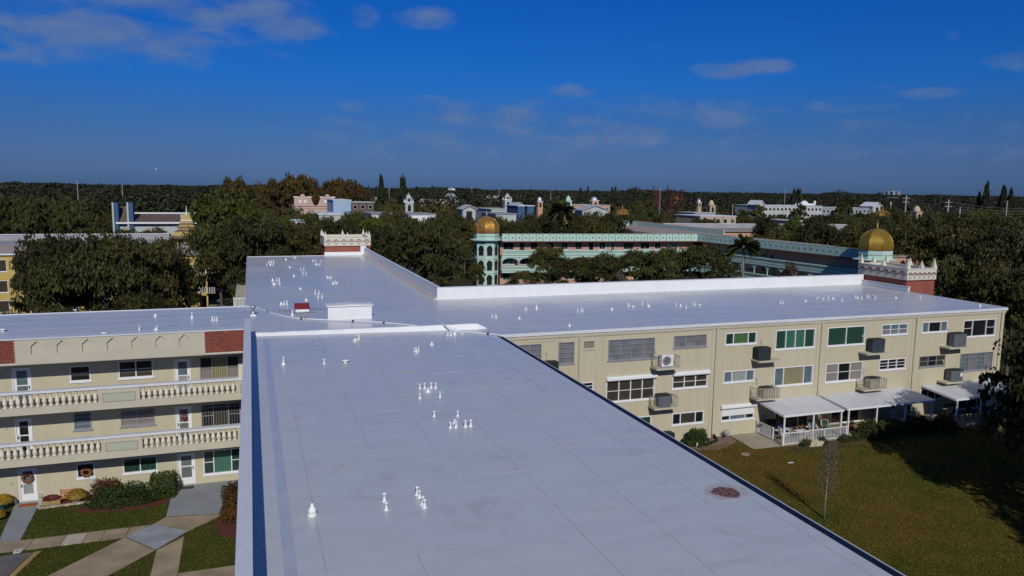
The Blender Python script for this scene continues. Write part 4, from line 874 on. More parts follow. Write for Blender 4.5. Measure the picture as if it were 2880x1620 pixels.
for x0,x1,z in ((25.68,27.55,5.62),(25.63,27.5,2.84),(33.95,35.85,5.62),(43.7,45.75,5.58),(51.9,54.05,5.56),(51.9,53.9,2.74),(33.95,35.9,2.82),(43.65,45.8,2.78),(17.4,18.9,5.86)): shelf(x0,x1,z)
for x0,x1,z,f in ((25.75,27.48,5.62,0),(25.7,27.42,2.84,0),(34.0,35.85,2.82,1),(43.7,45.75,2.78,1)): shelf_rail(x0,x1,z,f)
t = thing('air_conditioner', 'white mini-split unit with a round fan on the upper railed shelf', 'air conditioner', (26.67,yA,5.62), 'outdoor air conditioners along the garden wall')
link('cabinet', MB().box(-.46,.46,-.2,.2,.06,.86).mesh('cabinet', mat('white_ac', (.68,.68,.67), .5, .03)), t)
link('fan_grille', MB().tube([(.30*math.cos(a)-.08,-.215,.46+.30*math.sin(a)) for a in [2*math.pi*i/24 for i in range(25)]], .02, 5).mesh('fan_grille', M_FRAME_G), t)
link('fan_disc', MB().prism_y([(.285*math.cos(a)-.08,.46+.285*math.sin(a)) for a in [2*math.pi*i/20 for i in range(20)]], -.206, -.202).mesh('fan_disc', mat('fan_shadow', (.09,.095,.10), .6)), t)
for k in range(5):
    a = k*1.257; link('fan_blade', MB().prism_y([(-.08+.05*math.cos(a),.46+.05*math.sin(a)),(-.08+.27*math.cos(a-.25),.46+.27*math.sin(a-.25)),(-.08+.27*math.cos(a+.3),.46+.27*math.sin(a+.3))], -.212, -.208).mesh('fan_blade', M_FRAME_G), t)
link('foot', MB().box(-.4,-.3,-.22,.22,0,.06).box(.3,.4,-.22,.22,0,.06).mesh('foot', M_FRAME_G), t)
condenser('grey ribbed condenser inside the lower railed shelf below the white mini-split', 26.55, yA, 2.84, .95, .80, M_ACG)
condenser('dark green condenser half hidden behind the edge of the near roof', 18.15, yA, 5.86, .85, .62, M_ACGR)
condenser('dark green condenser standing on the ground by the near roof edge', 26.75, YF-.75, .01, 1.0, .95, M_ACGR)
condenser('black boxy condenser on the shelf beside the teal-draped window', 34.55, yA, 5.62, 1.05, .88, M_ACD)
condenser('dark blue-grey condenser on the shelf right of the two-pane green window', 44.95, yA, 5.58, 1.15, .98, mat('blue_ac', (.05,.065,.08), .45, .2, 2))
condenser('grey louvred condenser on the top shelf at the far end of the wall', 53.2, yA, 5.56, 1.25, 1.05, M_ACG)
condenser('grey condenser with a white sticker on the shelf over the far patio', 53.2, yA, 2.74, 1.2, .88, M_ACG)
tag(link('sticker', MB().box(-.12,.12,-.005,.005,-.15,.15).mesh('sticker', M_FRAME_W), bpy.data.objects.get('air_conditioner.007') or None, (.3,-.395,.55)))
condenser('beige condenser caged on the shelf above the first patio roof', 35.1, yA, 2.82, .95, .7, M_ACB)
condenser('beige condenser caged on the shelf above the middle patio roof', 44.85, yA, 2.78, .95, .78, M_ACB)
for x, z in ((26.1,6.55),(25.95,4.0),(18.0,6.9),(34.75,6.75),(44.0,6.7),(52.6,6.8),(52.4,4.2),(34.5,4.0),(44.3,4.1),(26.0,1.2)):
    MB(FR).box(x-.06,x+.06,.0,.07,z,z+.18).tube([(x,.04,z),(x+.02,.06,z-.35)], .015, 5).build('disconnect_box', M_LINK, B)

# ------------------------------------------------------------------ patio roofs, fences and furniture
M_AWN = mat('white_awning_metal', (.60,.61,.64), .4, .06, 1.2, spec=.4)
def patio(label, x0, x1, zw, yf, zf, posts):
    t = thing('patio_roof', label, 'patio roof', (x0, yf, 0), 'white patio roofs along the garden wall')
    n = max(4, int(round((x1-x0)/1.25))); p = (x1-x0)/n
    for k in range(n):    # ribbed roof pans, one per bay
        a = x0+k*p; b = MB(); e = .006
        b.add([(a+e,YF-.03,zw),(a+p-e,YF-.03,zw),(a+p-e,yf,zf),(a+e,yf,zf),(a+e,YF-.03,zw-.05),(a+p-e,YF-.03,zw-.05),(a+p-e,yf,zf-.05),(a+e,yf,zf-.05)],
              [(3,2,1,0),(4,5,6,7),(0,1,5,4),(1,2,6,5),(2,3,7,6),(3,0,4,7)]); b.build('roof_pan', M_AWN, t)
    MB().box(x0-.03,x1+.03,yf-.05,yf-.002,zf-.13,zf+.012).build('front_gutter', M_FRAME_W, t)
    for x in (x0-.035, x1+.002):
        b = MB(); b.add([(x,YF-.03,zw+.02),(x+.033,YF-.03,zw+.02),(x+.033,yf,zf+.015),(x,yf,zf+.015),(x,YF-.03,zw-.14),(x+.033,YF-.03,zw-.14),(x+.033,yf,zf-.14),(x,yf,zf-.14)], [(3,2,1,0),(4,5,6,7),(0,1,5,4),(1,2,6,5),(2,3,7,6),(3,0,4,7)]); b.build('side_trim', M_FRAME_W, t)
    for x in posts: MB().box(x-.045,x+.045,yf+.02,yf+.11,.03,zf-.055).build('post', M_FRAME_W, t)
patio('white sloping patio roof above the white picket fence', 34.7, 39.85, 2.46, 41.85, 2.18, (34.8,37.3,39.75))
patio('longest white patio roof, middle of the garden wall', 40.3, 48.55, 2.43, 41.95, 2.17, (40.5,43.1,45.8,48.4))
patio('white patio roof at the far end over the red chairs', 50.4, 59.0, 2.40, 41.7, 2.13, (50.65,53.1,55.8,58.8))
def fence(label, segs, h, m, cat='fence', step=.13, name='picket_fence'):
    t = thing(name, label, cat, (segs[0][0], segs[0][1], .03))
    for x0,y0,x1,y1 in segs:
        F = Frame(x0,y0,x1-x0,y1-y0); L = math.hypot(x1-x0,y1-y0)
        MB(F).box(0,L,-.02,.02,h-.05+.03,h+.03).build('rail', m, t); MB(F).box(0,L,-.02,.02,.12,.17).build('rail', m, t)
        n = max(2,int(L/step)); k = MB(F).box(-.009,.009,-.012,.012,.171,h-.022)
        for i in range(1,n): 
            u = i*L/n; MB(F).box(u-.013,u+.013,-.013,.013,.171,h-.022).build('picket', m, t)
        for u in (0.0, L): MB(F).box(u-.035,u+.035,-.035,.035,.03,h+.06).build('post', m, t)
    return t
fence('white picket fence round the first patio', [(34.72,44.7,34.78,43.0),(34.6,41.72,36.4,41.74),(36.4,41.74,38.2,41.76),(38.2,41.76,40.15,41.78)], .92, M_FRAME_W)
fence('brown slatted fence on the right side of the first patio', [(40.2,41.9,40.3,44.6)], 1.0, mat('brown_wood', (.16,.085,.05), .85, .2, 5), name='slatted_fence')
fence('tan iron fence in front of the far patio', [(49.7,41.4,52.8,41.38),(52.8,41.38,55.6,41.36),(55.6,41.36,58.3,41.34)], .95, mat('tan_iron', (.34,.27,.20), .7, .1), name='iron_fence')
def chair(label, x, y, rz, m, fm, group=None):
    t = thing('patio_chair', label, 'chair', (x,y,.05), group); t.rotation_euler = (0,0,rz)
    link('seat', MB().box(-.24,.24,-.22,.24,.40,.44).mesh('seat', m), t)
    link('backrest', MB().prism_x([(.22,.46),(.26,.46),(.36,.95),(.32,.95)], -.24, .24).mesh('backrest', m), t)
    for sx_ in (-1,1):
        link('leg', MB().tube([(sx_*.25,-.2,0),(sx_*.25,-.22,.62)], .018, 6).mesh('leg', fm), t); link('leg', MB().tube([(sx_*.25,.25,0),(sx_*.25,.24,.62)], .018, 6).mesh('leg', fm), t)
        link('armrest', MB().box(sx_*.25-.03,sx_*.25+.03,-.25,.30,.62,.65).mesh('armrest', fm), t)
    return t
M_BLUEC = mat('blue_sling', (.012,.025,.12), .7, .1); M_REDC = mat('red_cushion', (.32,.02,.025), .8, .12); M_GRNC = mat('green_sling', (.02,.09,.06), .7, .1)
chair('blue sling chair beside the white table on the first patio', 36.0, 43.3, .3, M_BLUEC, M_FRAME_W); chair('white patio chair left of the blue one', 35.45, 42.7, 1.3, M_FRAME_W, M_FRAME_W); chair('green chair at the back of the first patio', 38.6, 43.4, -.5, M_GRNC, M_FRAME_W)
chair('red cushioned chair behind the iron fence, left one', 53.6, 42.9, .2, M_REDC, M_BLACK); chair('red cushioned chair behind the iron fence, right one', 56.6, 42.7, -.3, M_REDC, M_BLACK)
def table(label, x, y, r, h, m, rnd_=True):
    t = thing('patio_table', label, 'table', (x,y,.05))
    link('tabletop', (MB().lathe([(r,h-.03),(r,h),(.02,h+.002)], n=20) if rnd_ else MB().box(-r,r,-r*.7,r*.7,h-.03,h)).mesh('tabletop', m), t)
    for a in (.78,2.36,3.93,5.5): link('leg', MB().box(-.025,.025,-.025,.025,0,h-.03).mesh('leg', m), t, (r*.62*math.cos(a), r*.5*math.sin(a), 0))
table('small white square table on the first patio', 36.9, 42.6, .42, .62, M_FRAME_W, False); table('dark round table between the red chairs', 55.1, 42.8, .55, .7, M_BLACK)
def grill(label, x, y):
    t = thing('barbecue', label, 'barbecue', (x,y,.05))
    link('hood', MB().prism_x([(-.25,.75),(.25,.75),(.27,.95),(.15,1.08),(-.12,1.08),(-.26,.95)], -.42, .42).mesh('hood', M_BLACK), t); link('shelf', MB().box(-.75,-.43,-.2,.2,.8,.83).box(.43,.75,-.2,.2,.8,.83).mesh('shelf', M_FRAME_G), t)
    link('cart', MB().box(-.38,.38,-.22,.22,.1,.74).mesh('cart', M_ACD), t)
    for sx_ in (-1,1): link('wheel', MB().prism_x([(.09*math.cos(a),.09+.09*math.sin(a)) for a in [2*math.pi*i/12 for i in range(12)]], sx_*.40, sx_*.40+.04).mesh('wheel', M_BLACK), t)
grill('black barbecue by the wall of the first patio', 35.35, 44.2); grill('black barbecue left of the red chairs', 51.8, 43.4)
for i,(x,y,m,lb) in enumerate(((39.2,42.6,M_GRNC,'folded green lounger leaning inside the first patio'),(46.4,43.4,M_FRAME_W,'pale folded lounger on the middle patio'))):
    t = thing('folded_lounger', lb, 'lounger', (x,y,.05)); link('frame', MB().tube([(-.3,0,0),(-.3,.35,1.1),(.3,.35,1.1),(.3,0,0)], .02, 6).mesh('frame', M_FRAME_W), t)
    for k in range(6): link('strap', MB().box(-.29,.29,.05+.05*k-.01,.05+.05*k+.01,.16+.15*k,.25+.15*k).mesh('strap', m), t)
t = thing('leaning_ladder', 'dark wooden trellis leaning by the downspout between the patios', 'trellis', (48.9,44.2,.03)); Md = mat('dark_wood', (.05,.03,.02), .9)
for k in range(3): link('upright', MB().tube([(-.25+.25*k,-.25,0),(-.25+.25*k,.45,1.2)], .025, 5).mesh('upright', Md), t)
for k in range(4): link('rung', MB().box(-.27,.27,-.25+.16*k+.06,-.25+.16*k+.09,.2+.28*k,.24+.28*k).mesh('rung', Md), t)
for i,(x,y,h,m,lb) in enumerate(((50.9,43.0,.35,'red','small red pot on the far patio beside its first post'),(42.0,43.2,.4,'terra','terracotta pot in the shade of the middle patio'),(38.0,44.0,.45,'terra','terracotta pot by the sliding door of the first patio'))):
    t = thing('flower_pot', lb, 'pot', (x,y,.05)); link('pot', MB().lathe([(.14,0),(.19,h*.85),(.22,h*.86),(.22,h),(.18,h)], n=12).mesh('pot', mat('red_pot', (.35,.04,.02), .7) if m == 'red' else mat('terracotta', (.26,.10,.05), .85)), t)
    g = np.random.default_rng(i); k = 200; d = unit(g,k); d[:,2] = np.abs(d[:,2]); s = np.full(k,.05); link('plant', quads_mesh('plant', d*.26*g.random((k,1))+np.array([0,0,h+.05]), unit(g,k), unit(g,k), s, s*.5, L_HEDGE), t)
# stacked pale blocks, gas meter, drain hose, lawn litter
t = thing('stone_block_pile', 'cream stone blocks stacked before the white picket fence', 'blocks', (36.9,41.15,0))
for i in range(3):
    for j in range(2-(i==2)): link('block', MB().box(-.28,.28,-.14,.14,0,.15).mesh('block', mat('cream_block', (.50,.44,.33), .9, .12, 5)), t, (-.35+j*.6+i*.12,.02*i,.155*i), rnd.uniform(-.12,.12))
t = thing('gas_meter', 'grey gas meter on risers at the foot of the garden wall', 'meter', (31.85,44.4,0))
link('body', MB().lathe([(.14,.25),(.18,.3),(.18,.55),(.10,.62)], n=12).mesh('body', M_FRAME_G), t); link('riser', MB().tube([(-.28,0,0),(-.28,0,.5),(0,0,.5)], .035, 6).tube([(0,0,0),(0,0,.3)], .05, 6).mesh('riser', M_FRAME_G), t)
t = thing('drain_hose', 'black corrugated drain hose bent from the downspout onto the grass', 'hose', (31.1,44.8,0))
link('hose', MB().tube([(-.12,-.05,.25),(-.02,-.25,.12),(-.3,-.8,.09),(-.9,-1.05,.09),(-1.7,-1.35,.08),(-2.35,-1.55,.08)], .085, 9).mesh('hose', M_BLACK), t)
t = thing('support_stakes', 'white plastic stakes under the round green shrub', 'stakes', (29.1,43.45,0))
for k,x in enumerate((-.35,-.2,.45)): link('stake', MB().box(-.035,.035,-.03,.03,0,.32).mesh('stake', M_FRAME_W), t, (x,.06*k-.1,0))
tag(link('lawn_litter', MB().prism_z(blob_pts(0,0,.22,.07,77,n=9), 0, .03).mesh('lawn_litter', M_FRAME_W), None, (33.0,38.9,.003)), 'scrap of white litter on the lawn before the patio', 'litter')
tag(link('electric_cover', MB().prism_z(blob_pts(0,0,.3,.3,78,n=12,j=.03), 0, .05).mesh('electric_cover', M_CONC), None, (31.1,41.1,.003)), 'round concrete cover sunk in the lawn near the drain hose', 'cover')
# roof hose
hp = [(-1.05,60.72),(-.55,60.6),(.24,59.7),(.98,57.53),(2.08,55.22),(3.15,53.87),(4.85,52.9),(6.48,52.04),(8.41,50.84),(10.7,48.68),(11.4,47.6)]
hpz = [(x,y,RZ+.055) for x,y in hp]+[(11.62,47.42,RZ+.36),(11.85,46.95,RZ+.30),(12.3,46.45,RZ+.06),(12.9,46.1,RZ+.055),(14.08,45.1,RZ+.055),(14.45,44.75,RZ+.06),(14.75,44.3,RZ-.1),(14.85,44.1,RZ-1.2)]
t = thing('roof_hose', 'long white hose with black couplings lying across the roof', 'hose', (-1.05,60.72,RZ))
def smooth_path(p, k=5):
    o = []
    for i in range(len(p)-1):
        a,b,c,d = [Vector(p[max(0,min(len(p)-1,j))]) for j in (i-1,i,i+1,i+2)]
        for q in range(k):
            u = q/k; o.append(.5*((2*b)+(c-a)*u+(2*a-5*b+4*c-d)*u*u+(3*b-a-3*c+d)*u**3))
    return o+[Vector(p[-1])]
MB().tube(smooth_path(hpz), .048, 8).build('pipe', mat('white_hose', (.66,.68,.72), .4, .05), t)
for x,y in ((.98,57.53),(3.15,53.87),(3.4,53.75),(6.48,52.04),(8.41,50.84),(14.08,45.1)):
    MB().lathe([(.02,RZ-.0),(.085,RZ+.01),(.085,RZ+.12),(.02,RZ+.13)], x, y, 10).build('coupling', M_BLACK, t)
# young bare tree on the lawn
t = thing('bare_sapling', 'thin leafless sapling alone on the garden lawn', 'tree', (29.0,31.3,0)); b = MB(); b.tube([(0,0,0),(.02,0,1.2),(.08,.02,2.6),(.14,.05,4.1)], [.05,.042,.03,.008], 6); r_ = random.Random(3); tw = MB()
for k in range(46):
    z = 1.1+2.7*(k/46)**.9; a = k*2.4; L = (1.05-.2*(z-1))*r_.uniform(.6,1.1); p = Vector((.03+.03*z,0,z)); e = p+Vector((math.cos(a)*L*.75, math.sin(a)*L*.75, L*.9))
    tw.tube([p, p.lerp(e,.5)+Vector((0,0,-.05)), e], [.016,.012,.006], 4)
    for _ in range(5):
        q = p.lerp(e, r_.uniform(.35,.95)); tw.tube([q, q+Vector((r_.uniform(-.3,.3),r_.uniform(-.3,.3),r_.uniform(.1,.4)))], [.008,.005], 3)
link('trunk', b.mesh('trunk', M_BARKP), t); link('twigs', tw.mesh('twigs', mat('sapling_twig', (.15,.125,.10), .95, .2, 4)), t)
sheet('grass_patch', blob_pts(29.1,31.2,.75,.6,91,j=.2), .004, lawn_mat('watered_grass', (.035,.06,.008), (.05,.075,.01), (.04,.06,.01)))

# short grass blades over the garden lawn and the courtyard, and fallen leaves on it
def grass(name, n, x0, x1, y0, y1, m, keep, hh=.07, ww=.03, seed=1):
    g = np.random.default_rng(seed); x = g.uniform(x0,x1,n); y = g.uniform(y0,y1,n); k = keep(x,y); x, y = x[k], y[k]; m_ = len(x)
    h = hh*g.uniform(.5,1.5,m_); c = np.stack([x,y,h*.45],1); a = g.uniform(0,6.28,m_); nn = np.stack([np.cos(a),np.sin(a),g.uniform(0,.9,m_)],1); nn /= np.linalg.norm(nn,axis=1,keepdims=True)
    up = np.stack([-np.sin(a),np.cos(a),np.zeros(m_)],1); up2 = np.tile(np.array([0,0,1.0]),(m_,1)); return link(name, quads_mesh(name, c, nn, up2, ww*g.uniform(.6,1.6,m_), h, m))
L_GRASS = leaf_mat('grass_blade', (.048,.062,.006), (.165,.108,.018), 0)
L_GRASS2 = leaf_mat('court_grass_blade', (.034,.050,.007), (.085,.082,.014), 0)
tag(grass('lawn_grass', 300000, 15.2, 58, 14, 43.2, L_GRASS, lambda x,y: ((y > 5+.62*x-1.0)|(x > 30))&((x < 32)|(y < 41.2)), .03, .022, 5), 'dry short grass of the garden lawn', 'grass', kind='stuff')
def _court(x, y):
    k = np.ones(len(x), bool)
    for o in SC.objects:
        if o.get('kind') == 'structure' and o.name.split('.')[0] in ('path_slab','path_patch','entry_slab','entry_walk','kerb','parking_pad','mulch_bed'):
            v = [(q.co.x,q.co.y) for q in o.data.vertices]; v = v[len(v)//2:] if len(v) > 8 or o.name.split('.')[0] != 'mulch_bed' else v
            if o.name.startswith('mulch'): v = [(q.co.x,q.co.y) for q in o.data.vertices]
            ins = np.zeros(len(x), bool); j = len(v)-1
            for i in range(len(v)):
                xi,yi = v[i]; xj,yj = v[j]; c = ((yi > y) != (yj > y))&(x < (xj-xi)*(y-yi)/((yj-yi) if yj != yi else 1e-9)+xi); ins ^= c; j = i
            k &= ~ins
    return k
tag(grass('courtyard_grass', 90000, -16, -.7, 30, 46.3, L_GRASS2, _court, .032, .022, 6), 'short green grass between the courtyard paths', 'grass', kind='stuff')
g_ = np.random.default_rng(12); n_ = 2600; xy = np.stack([g_.uniform(16,58,n_), 43.6-np.abs(g_.normal(size=n_))*3.2, np.full(n_,.035)],1)
tag(link('fallen_leaves', quads_mesh('fallen_leaves', xy, unit(g_,n_)*.4+np.array([0,0,1.0]), unit(g_,n_), np.full(n_,.045), np.full(n_,.03), leaf_mat('fallen_leaf', (.10,.05,.02), (.26,.16,.08), 0))), 'brown leaves scattered on the lawn along the garden wall', 'leaves', kind='stuff')

# ------------------------------------------------------------------ the mint court building with gilded domes
S = thing('court_building', 'mint and peach three-storey court building with gilded domes', 'building', (60,128,0))
def dome_tower(cx, cy, r, gold, name_parent, zd=8.3, zt=9.75, zdome=12.7, zs=14.0, floors=(0.3,2.9,5.6), full=True):
    n = 8; a0 = math.pi/8
    t = MB()
    if full: t.lathe([(r*.93,0),(r*.93,zd-.25)], cx, cy, n, False, a0)
    t.lathe([(r*1.3,zd-.02),(r*1.34,zd+.1),(r*1.06,zd+.22),(r,zd+.23),(r,zt-.12)], cx, cy, n, False, a0)
    t = t.build('tower', M_MINT, name_parent)
    MB().lathe([(r*1.01,zd+.75),(r*1.03,zd+.78),(r*1.01,zd+.81)], cx, cy, n, False, a0).build('drum_band', M_MINTD, t)
    MB().lathe([(r*1.03,zt-.115),(r*1.05,zt-.05),(r*1.03,zt)], cx, cy, n, False, a0).build('dome_ring', M_REDLINE, t)
    H_ = zdome-zt; pr = []
    for i in range(19):
        q = i/18; w = math.sqrt(max(0,1-(q**2.2)))*(1+.03*math.sin(q*3.1)); pr.append((max(.03, r*w), zt+.005+H_*q*(1 if q < .95 else 1.0)))
    MB().lathe(pr, cx, cy, n, False, a0).build('dome', gold, t)
    for k in range(n):
        a = a0+2*math.pi*k/n; MB().tube([(cx+(p[0]+.01)*math.cos(a), cy+(p[0]+.01)*math.sin(a), p[1]) for p in pr[::3]], .035, 4).build('dome_rib', gold, t)
    MB().lathe([(.16,zdome-.05),(.10,zdome+.1),(.14,zdome+.25),(.05,zdome+.4),(.015,zs)], cx, cy, 8).build('finial', gold, t)
    if full:
        ap = r*.93*math.cos(math.pi/8)
        for k in range(n):
            a = 2*math.pi*k/n
            if math.sin(a) > .5: continue
            F = Frame(cx+ap*math.cos(a)+math.sin(a)*0, cy+ap*math.sin(a), -math.sin(a), math.cos(a))
            for z in floors:
                w = r*.21; ht = 1.9
                arch = [(-w,z),(w,z),(w,z+ht*.45),(w*1.18,z+ht*.55)]+[(w*1.15*math.cos(b),z+ht*.62+ht*.36*math.sin(b)) for b in [math.pi*j/8 for j in range(9)]]+[(-w*1.18,z+ht*.55),(-w,z+ht*.45)]
                q = MB(F); m_ = len(arch); q.add([(u,.02,zz) for u,zz in arch], [tuple(range(m_))]); q.build('arch_opening', M_DARKIN, t)
                q = MB(F); fr = [(u*1.22, z-.02+(zz-z)*1.06) for u,zz in arch]
                q.add([(u,.03,zz) for u,zz in arch]+[(u,.03,zz) for u,zz in fr], [(i,(i+1)%m_,m_+(i+1)%m_,m_+i) for i in range(m_)]); q.build('arch_trim', M_MINT, t)
            for z in (2.6, 5.2, 7.9):
                MB(F).box(-ap*.42,ap*.42,-.02,.07,z-.22,z-.08).build('tower_moulding', M_MINT, t)
    return t
def court_facade(F, L, lit=True, arches=True, pm=M_PEACH):
    MB(F).box(0,L,-2.0,-1.7,0,8.15).build('wall', pm, S)
    # parapet: separate square panels with a raised star and a finial over each joint
    n = int(round(L/1.27)); p = L/n
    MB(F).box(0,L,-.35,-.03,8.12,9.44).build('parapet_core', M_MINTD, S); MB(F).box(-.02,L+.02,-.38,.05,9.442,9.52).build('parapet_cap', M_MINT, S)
    pan = MB(F).box(.03,p-.03,-.03,.03,8.16,9.40)
    for k in range(n):
        MB(F).box(k*p+.05,(k+1)*p-.05,-.03,.03,8.16,9.40).build('parapet_panel', M_MINT, S)
        c = (k+.5)*p; MB(F).box(c-.14,c+.14,.03,.05,8.70,8.86).box(c-.07,c+.07,.03,.052,8.62,8.94).build('star', M_MINTD, S)
        x,y,_ = F((k*p,-.15,0)); MB().add_pyr(x,y,9.522,.05,.26).build('finial', M_REDLINE, S)
    MB(F).box(0,L,-1.7,.0,7.98,8.115).build('soffit', M_REDLINE, S)
    for zf in (5.25, 2.40):
        MB(F).box(0,L,-1.7,-.02,zf,zf+.14).build('gallery_floor', M_MINT, S)
        for z0,z1,d in ((zf-.05,zf+.24,.08),(zf+.34,zf+.66,.02),(zf+.76,zf+.94,.06),(zf+1.03,zf+1.24,.14)):
            MB(F).box(0,L,-.25,d,z0,z1).build('gallery_band', M_MINT, S)
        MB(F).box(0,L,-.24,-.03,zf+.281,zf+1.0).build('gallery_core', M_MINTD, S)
    r = random.Random(int(L*10)); u = .8
    for fl, (z0,z1) in enumerate(((6.55,7.75),(3.75,4.95),(.9,2.1))):
        u = .6
        while u < L-2.6:
            kind = r.random(); w = 1.9 if kind > .45 else (1.2 if kind > .2 else .85)
            zz0 = z0-.75 if kind <= .2 else z0
            q = MB(F); q.box(u-.06,u+w+.06,-1.7,-1.66,zz0-.06,z1+.06); wn = q.build('window', M_FRAME_W if r.random() < .5 else M_FRAME_G, S)
            gm = r.choice([G_DARK,G_DARK,G_GREEND,G_BLUEG,G_GREEN])
            h = w/2 if w > 1 else w
            for a in ((0,1) if w > 1 else (0,)): MB(F).box(u+a*h+.02,u+(a+1)*h-.02,-1.66,-1.645,zz0,z1).build('pane', gm, wn)
            MB(F).box(u-.1,u+w+.1,-1.66,-1.56,zz0-.14,zz0-.065).build('sill', M_FRAME_W, wn)
            u += w+r.uniform(1.0,1.9)
    if arches:
        m = int(round(L/3.1)); q = L/m
        for k in range(m):
            a, c = k*q+.12, (k+1)*q-.12; z0, z1, ztop = 4.15, 5.05, 5.2; w = (c-a)/2; um = (a+c)/2; b = MB(F)
            pts = [(um+w*math.cos(t), z0+(z1-z0)*math.sin(t)**.7) for t in [math.pi*j/14 for j in range(15)]]
            for (ua,za),(ub,zb_) in zip(pts, pts[1:]):
                b.add([(ua,-.12,za),(ub,-.12,zb_),(ub,-.12,ztop),(ua,-.12,ztop),(ua,-.04,za),(ub,-.04,zb_),(ub,-.04,ztop),(ua,-.04,ztop)], [(7,6,5,4),(0,1,2,3),(0,4,5,1)])
            b.build('arch_bracket', M_MINT, S)
            x,y,_ = F((k*q,-.08,0)); MB(F).box(k*q-.07,k*q+.07,-.16,-.02,3.64,5.2).build('column', M_MINT, S)
FS1 = Frame(43.2,130.4,38,-4.9); FS2 = Frame(81.2,125.5,3.1,-39.5)
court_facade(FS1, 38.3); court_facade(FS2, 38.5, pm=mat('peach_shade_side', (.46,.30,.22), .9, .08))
dome_tower(40.6,131.6,2.32,M_GOLD,S)
dome_tower(at(2464,690,84).x,84,2.36,M_GOLD2,S, zd=8.3, zt=at(2464,700,84).z, zdome=at(2464,642,84).z, zs=at(2464,614,84).z)
dome_tower(95.2,184.0,2.1,M_GOLD,S, zd=8.3, zt=9.8, zdome=12.85, zs=14.2, full=False)
def slab_roof(pts, z0, z1, m, name='roof', par=None): return MB().prism_z(pts, z0, z1).build(name, m, par or S)
M_TANROOF2 = mat('tan_brown_roof', (.36,.28,.24), .85, .15, .25, detail=6)
slab_roof([(43.3,130.5),(81.1,125.9),(82,139.6),(44,142)], 8.2, 8.36, M_TANROOF)
slab_roof([(81.6,125.4),(84.6,87),(98.4,87.8),(97.3,139.5),(82.05,139.55)], 8.2, 8.37, M_TANROOF)
slab_roof([(83.5,139.7),(97.2,139.65),(98.3,184),(84.5,184)], 8.2, 8.37, M_TANROOF2)
MB().box(83.5,97.2,140,184,0,8.19).build('wall', M_PEACH, S); MB().prism_z([(84.9,87.2),(98.3,88),(97.1,139.4),(83.8,126)], 0, 8.19).build('wall', M_PEACH, S); MB().prism_z([(43.6,132.2),(81,128),(81.9,139.5),(44,141.9)], 0, 8.19).build('wall', M_PEACH, S)
FB = Frame(97.25,140,1.05,44)
for k in range(36): MB(FB).box(k*1.22+.02,(k+1)*1.22-.02,-.1,.1,8.3,9.42).build('parapet_panel', M_MINT, S)
for k in range(36): x,y,_ = FB((k*1.22,0,0)); MB().add_pyr(x,y,9.42,.07,.38).build('finial', M_PEACH, S)
# low cross wing behind, right
slab_roof([(98.6,157),(150,148),(152,160),(99,169)], 8.1, 8.36, M_TANROOF); MB().prism_z([(98.9,157.5),(149.5,148.6),(151,159),(99.2,168)], 0, 8.09).build('wall', M_PEACH, S)
FBk = Frame(99,169,53,-9); MB(FBk).box(0,53.7,-.3,0,8.36,9.45).build('parapet', M_GREYROOF, S); MB(FBk).box(0,53.7,-.34,.04,9.452,9.52).build('parapet_cap', M_WHITE, S)
# one more dome of the court among the trees
t = thing('domed_pavilion', 'gilded dome half sunk in the trees beyond the right-hand dome', 'pavilion', (at(2482,606,176).x,176,0))
_p = t.location; dome_tower(_p.x,_p.y,2.5,M_GOLD2,t, zd=8.3, zt=10.2, zdome=12.9, zs=14.3)

# ------------------------------------------------------------------ yellow building at left with pagoda tower
M_YEL = mat('yellow_stucco', (.50,.36,.12), .9, .08, .5)
y0 = atz(60,717,8.0).y; xa = -40; xb = gx(414, y0)+1
Yb_ = thing('yellow_building', 'yellow three-storey building behind the oaks with a grey mansard band', 'building', (xa,y0,0))
FY = Frame(xa,y0,1,0); LY = xb-xa
hol = []
for z0,z1 in ((6.1,7.4),(3.3,4.6),(.6,1.9)):
    u = 3.0
    while u < LY-4: hol.append((u,u+1.1,z0,z1)); hol.append((u+3.0,u+6.0,z0-.3,z1)); u += 8.2
wall_holes(FY,0,LY,0,8.0,hol,m=M_YEL,parent=Yb_)
for h in hol: window(FY,*h,cols=2 if h[1]-h[0]>2 else 1,rows=1,fm=M_FRAME_W,panes=(G_DARK,G_BROWN),parent=Yb_)
MB(FY).box(-.3,LY+.3,-.1,.35,8.02,8.22).build('eave', M_FRAME_W, Yb_)
b = MB(FY); b.add([(-.3,.3,8.225),(LY+.3,.3,8.225),(LY+.3,-2.8,9.1),(-.3,-2.8,9.1)], [(0,1,2,3)]); b.build('roof', M_TANROOF, Yb_)
MB(FY).box(-.3,LY+.3,-13,-2.81,8.9,9.08).build('roof', M_GREYROOF, Yb_); MB(FY).box(-.3,LY+.3,-13.3,-13.02,8.9,9.95).build('parapet', M_GREYROOF, Yb_); MB(FY).box(-.3,LY+.3,-13.35,-12.95,9.952,10.02).build('parapet_cap', M_FRAME_W, Yb_)
MB(FY).box(0,.2,-13,-.02,0,8.0).build('wall', M_YEL, Yb_); MB(FY).box(LY-.2,LY,-13,-.02,0,8.0).build('wall', M_YEL, Yb_); MB(FY).box(.2,LY-.2,-13.2,-13,0,8.0).build('wall', M_YEL, Yb_)
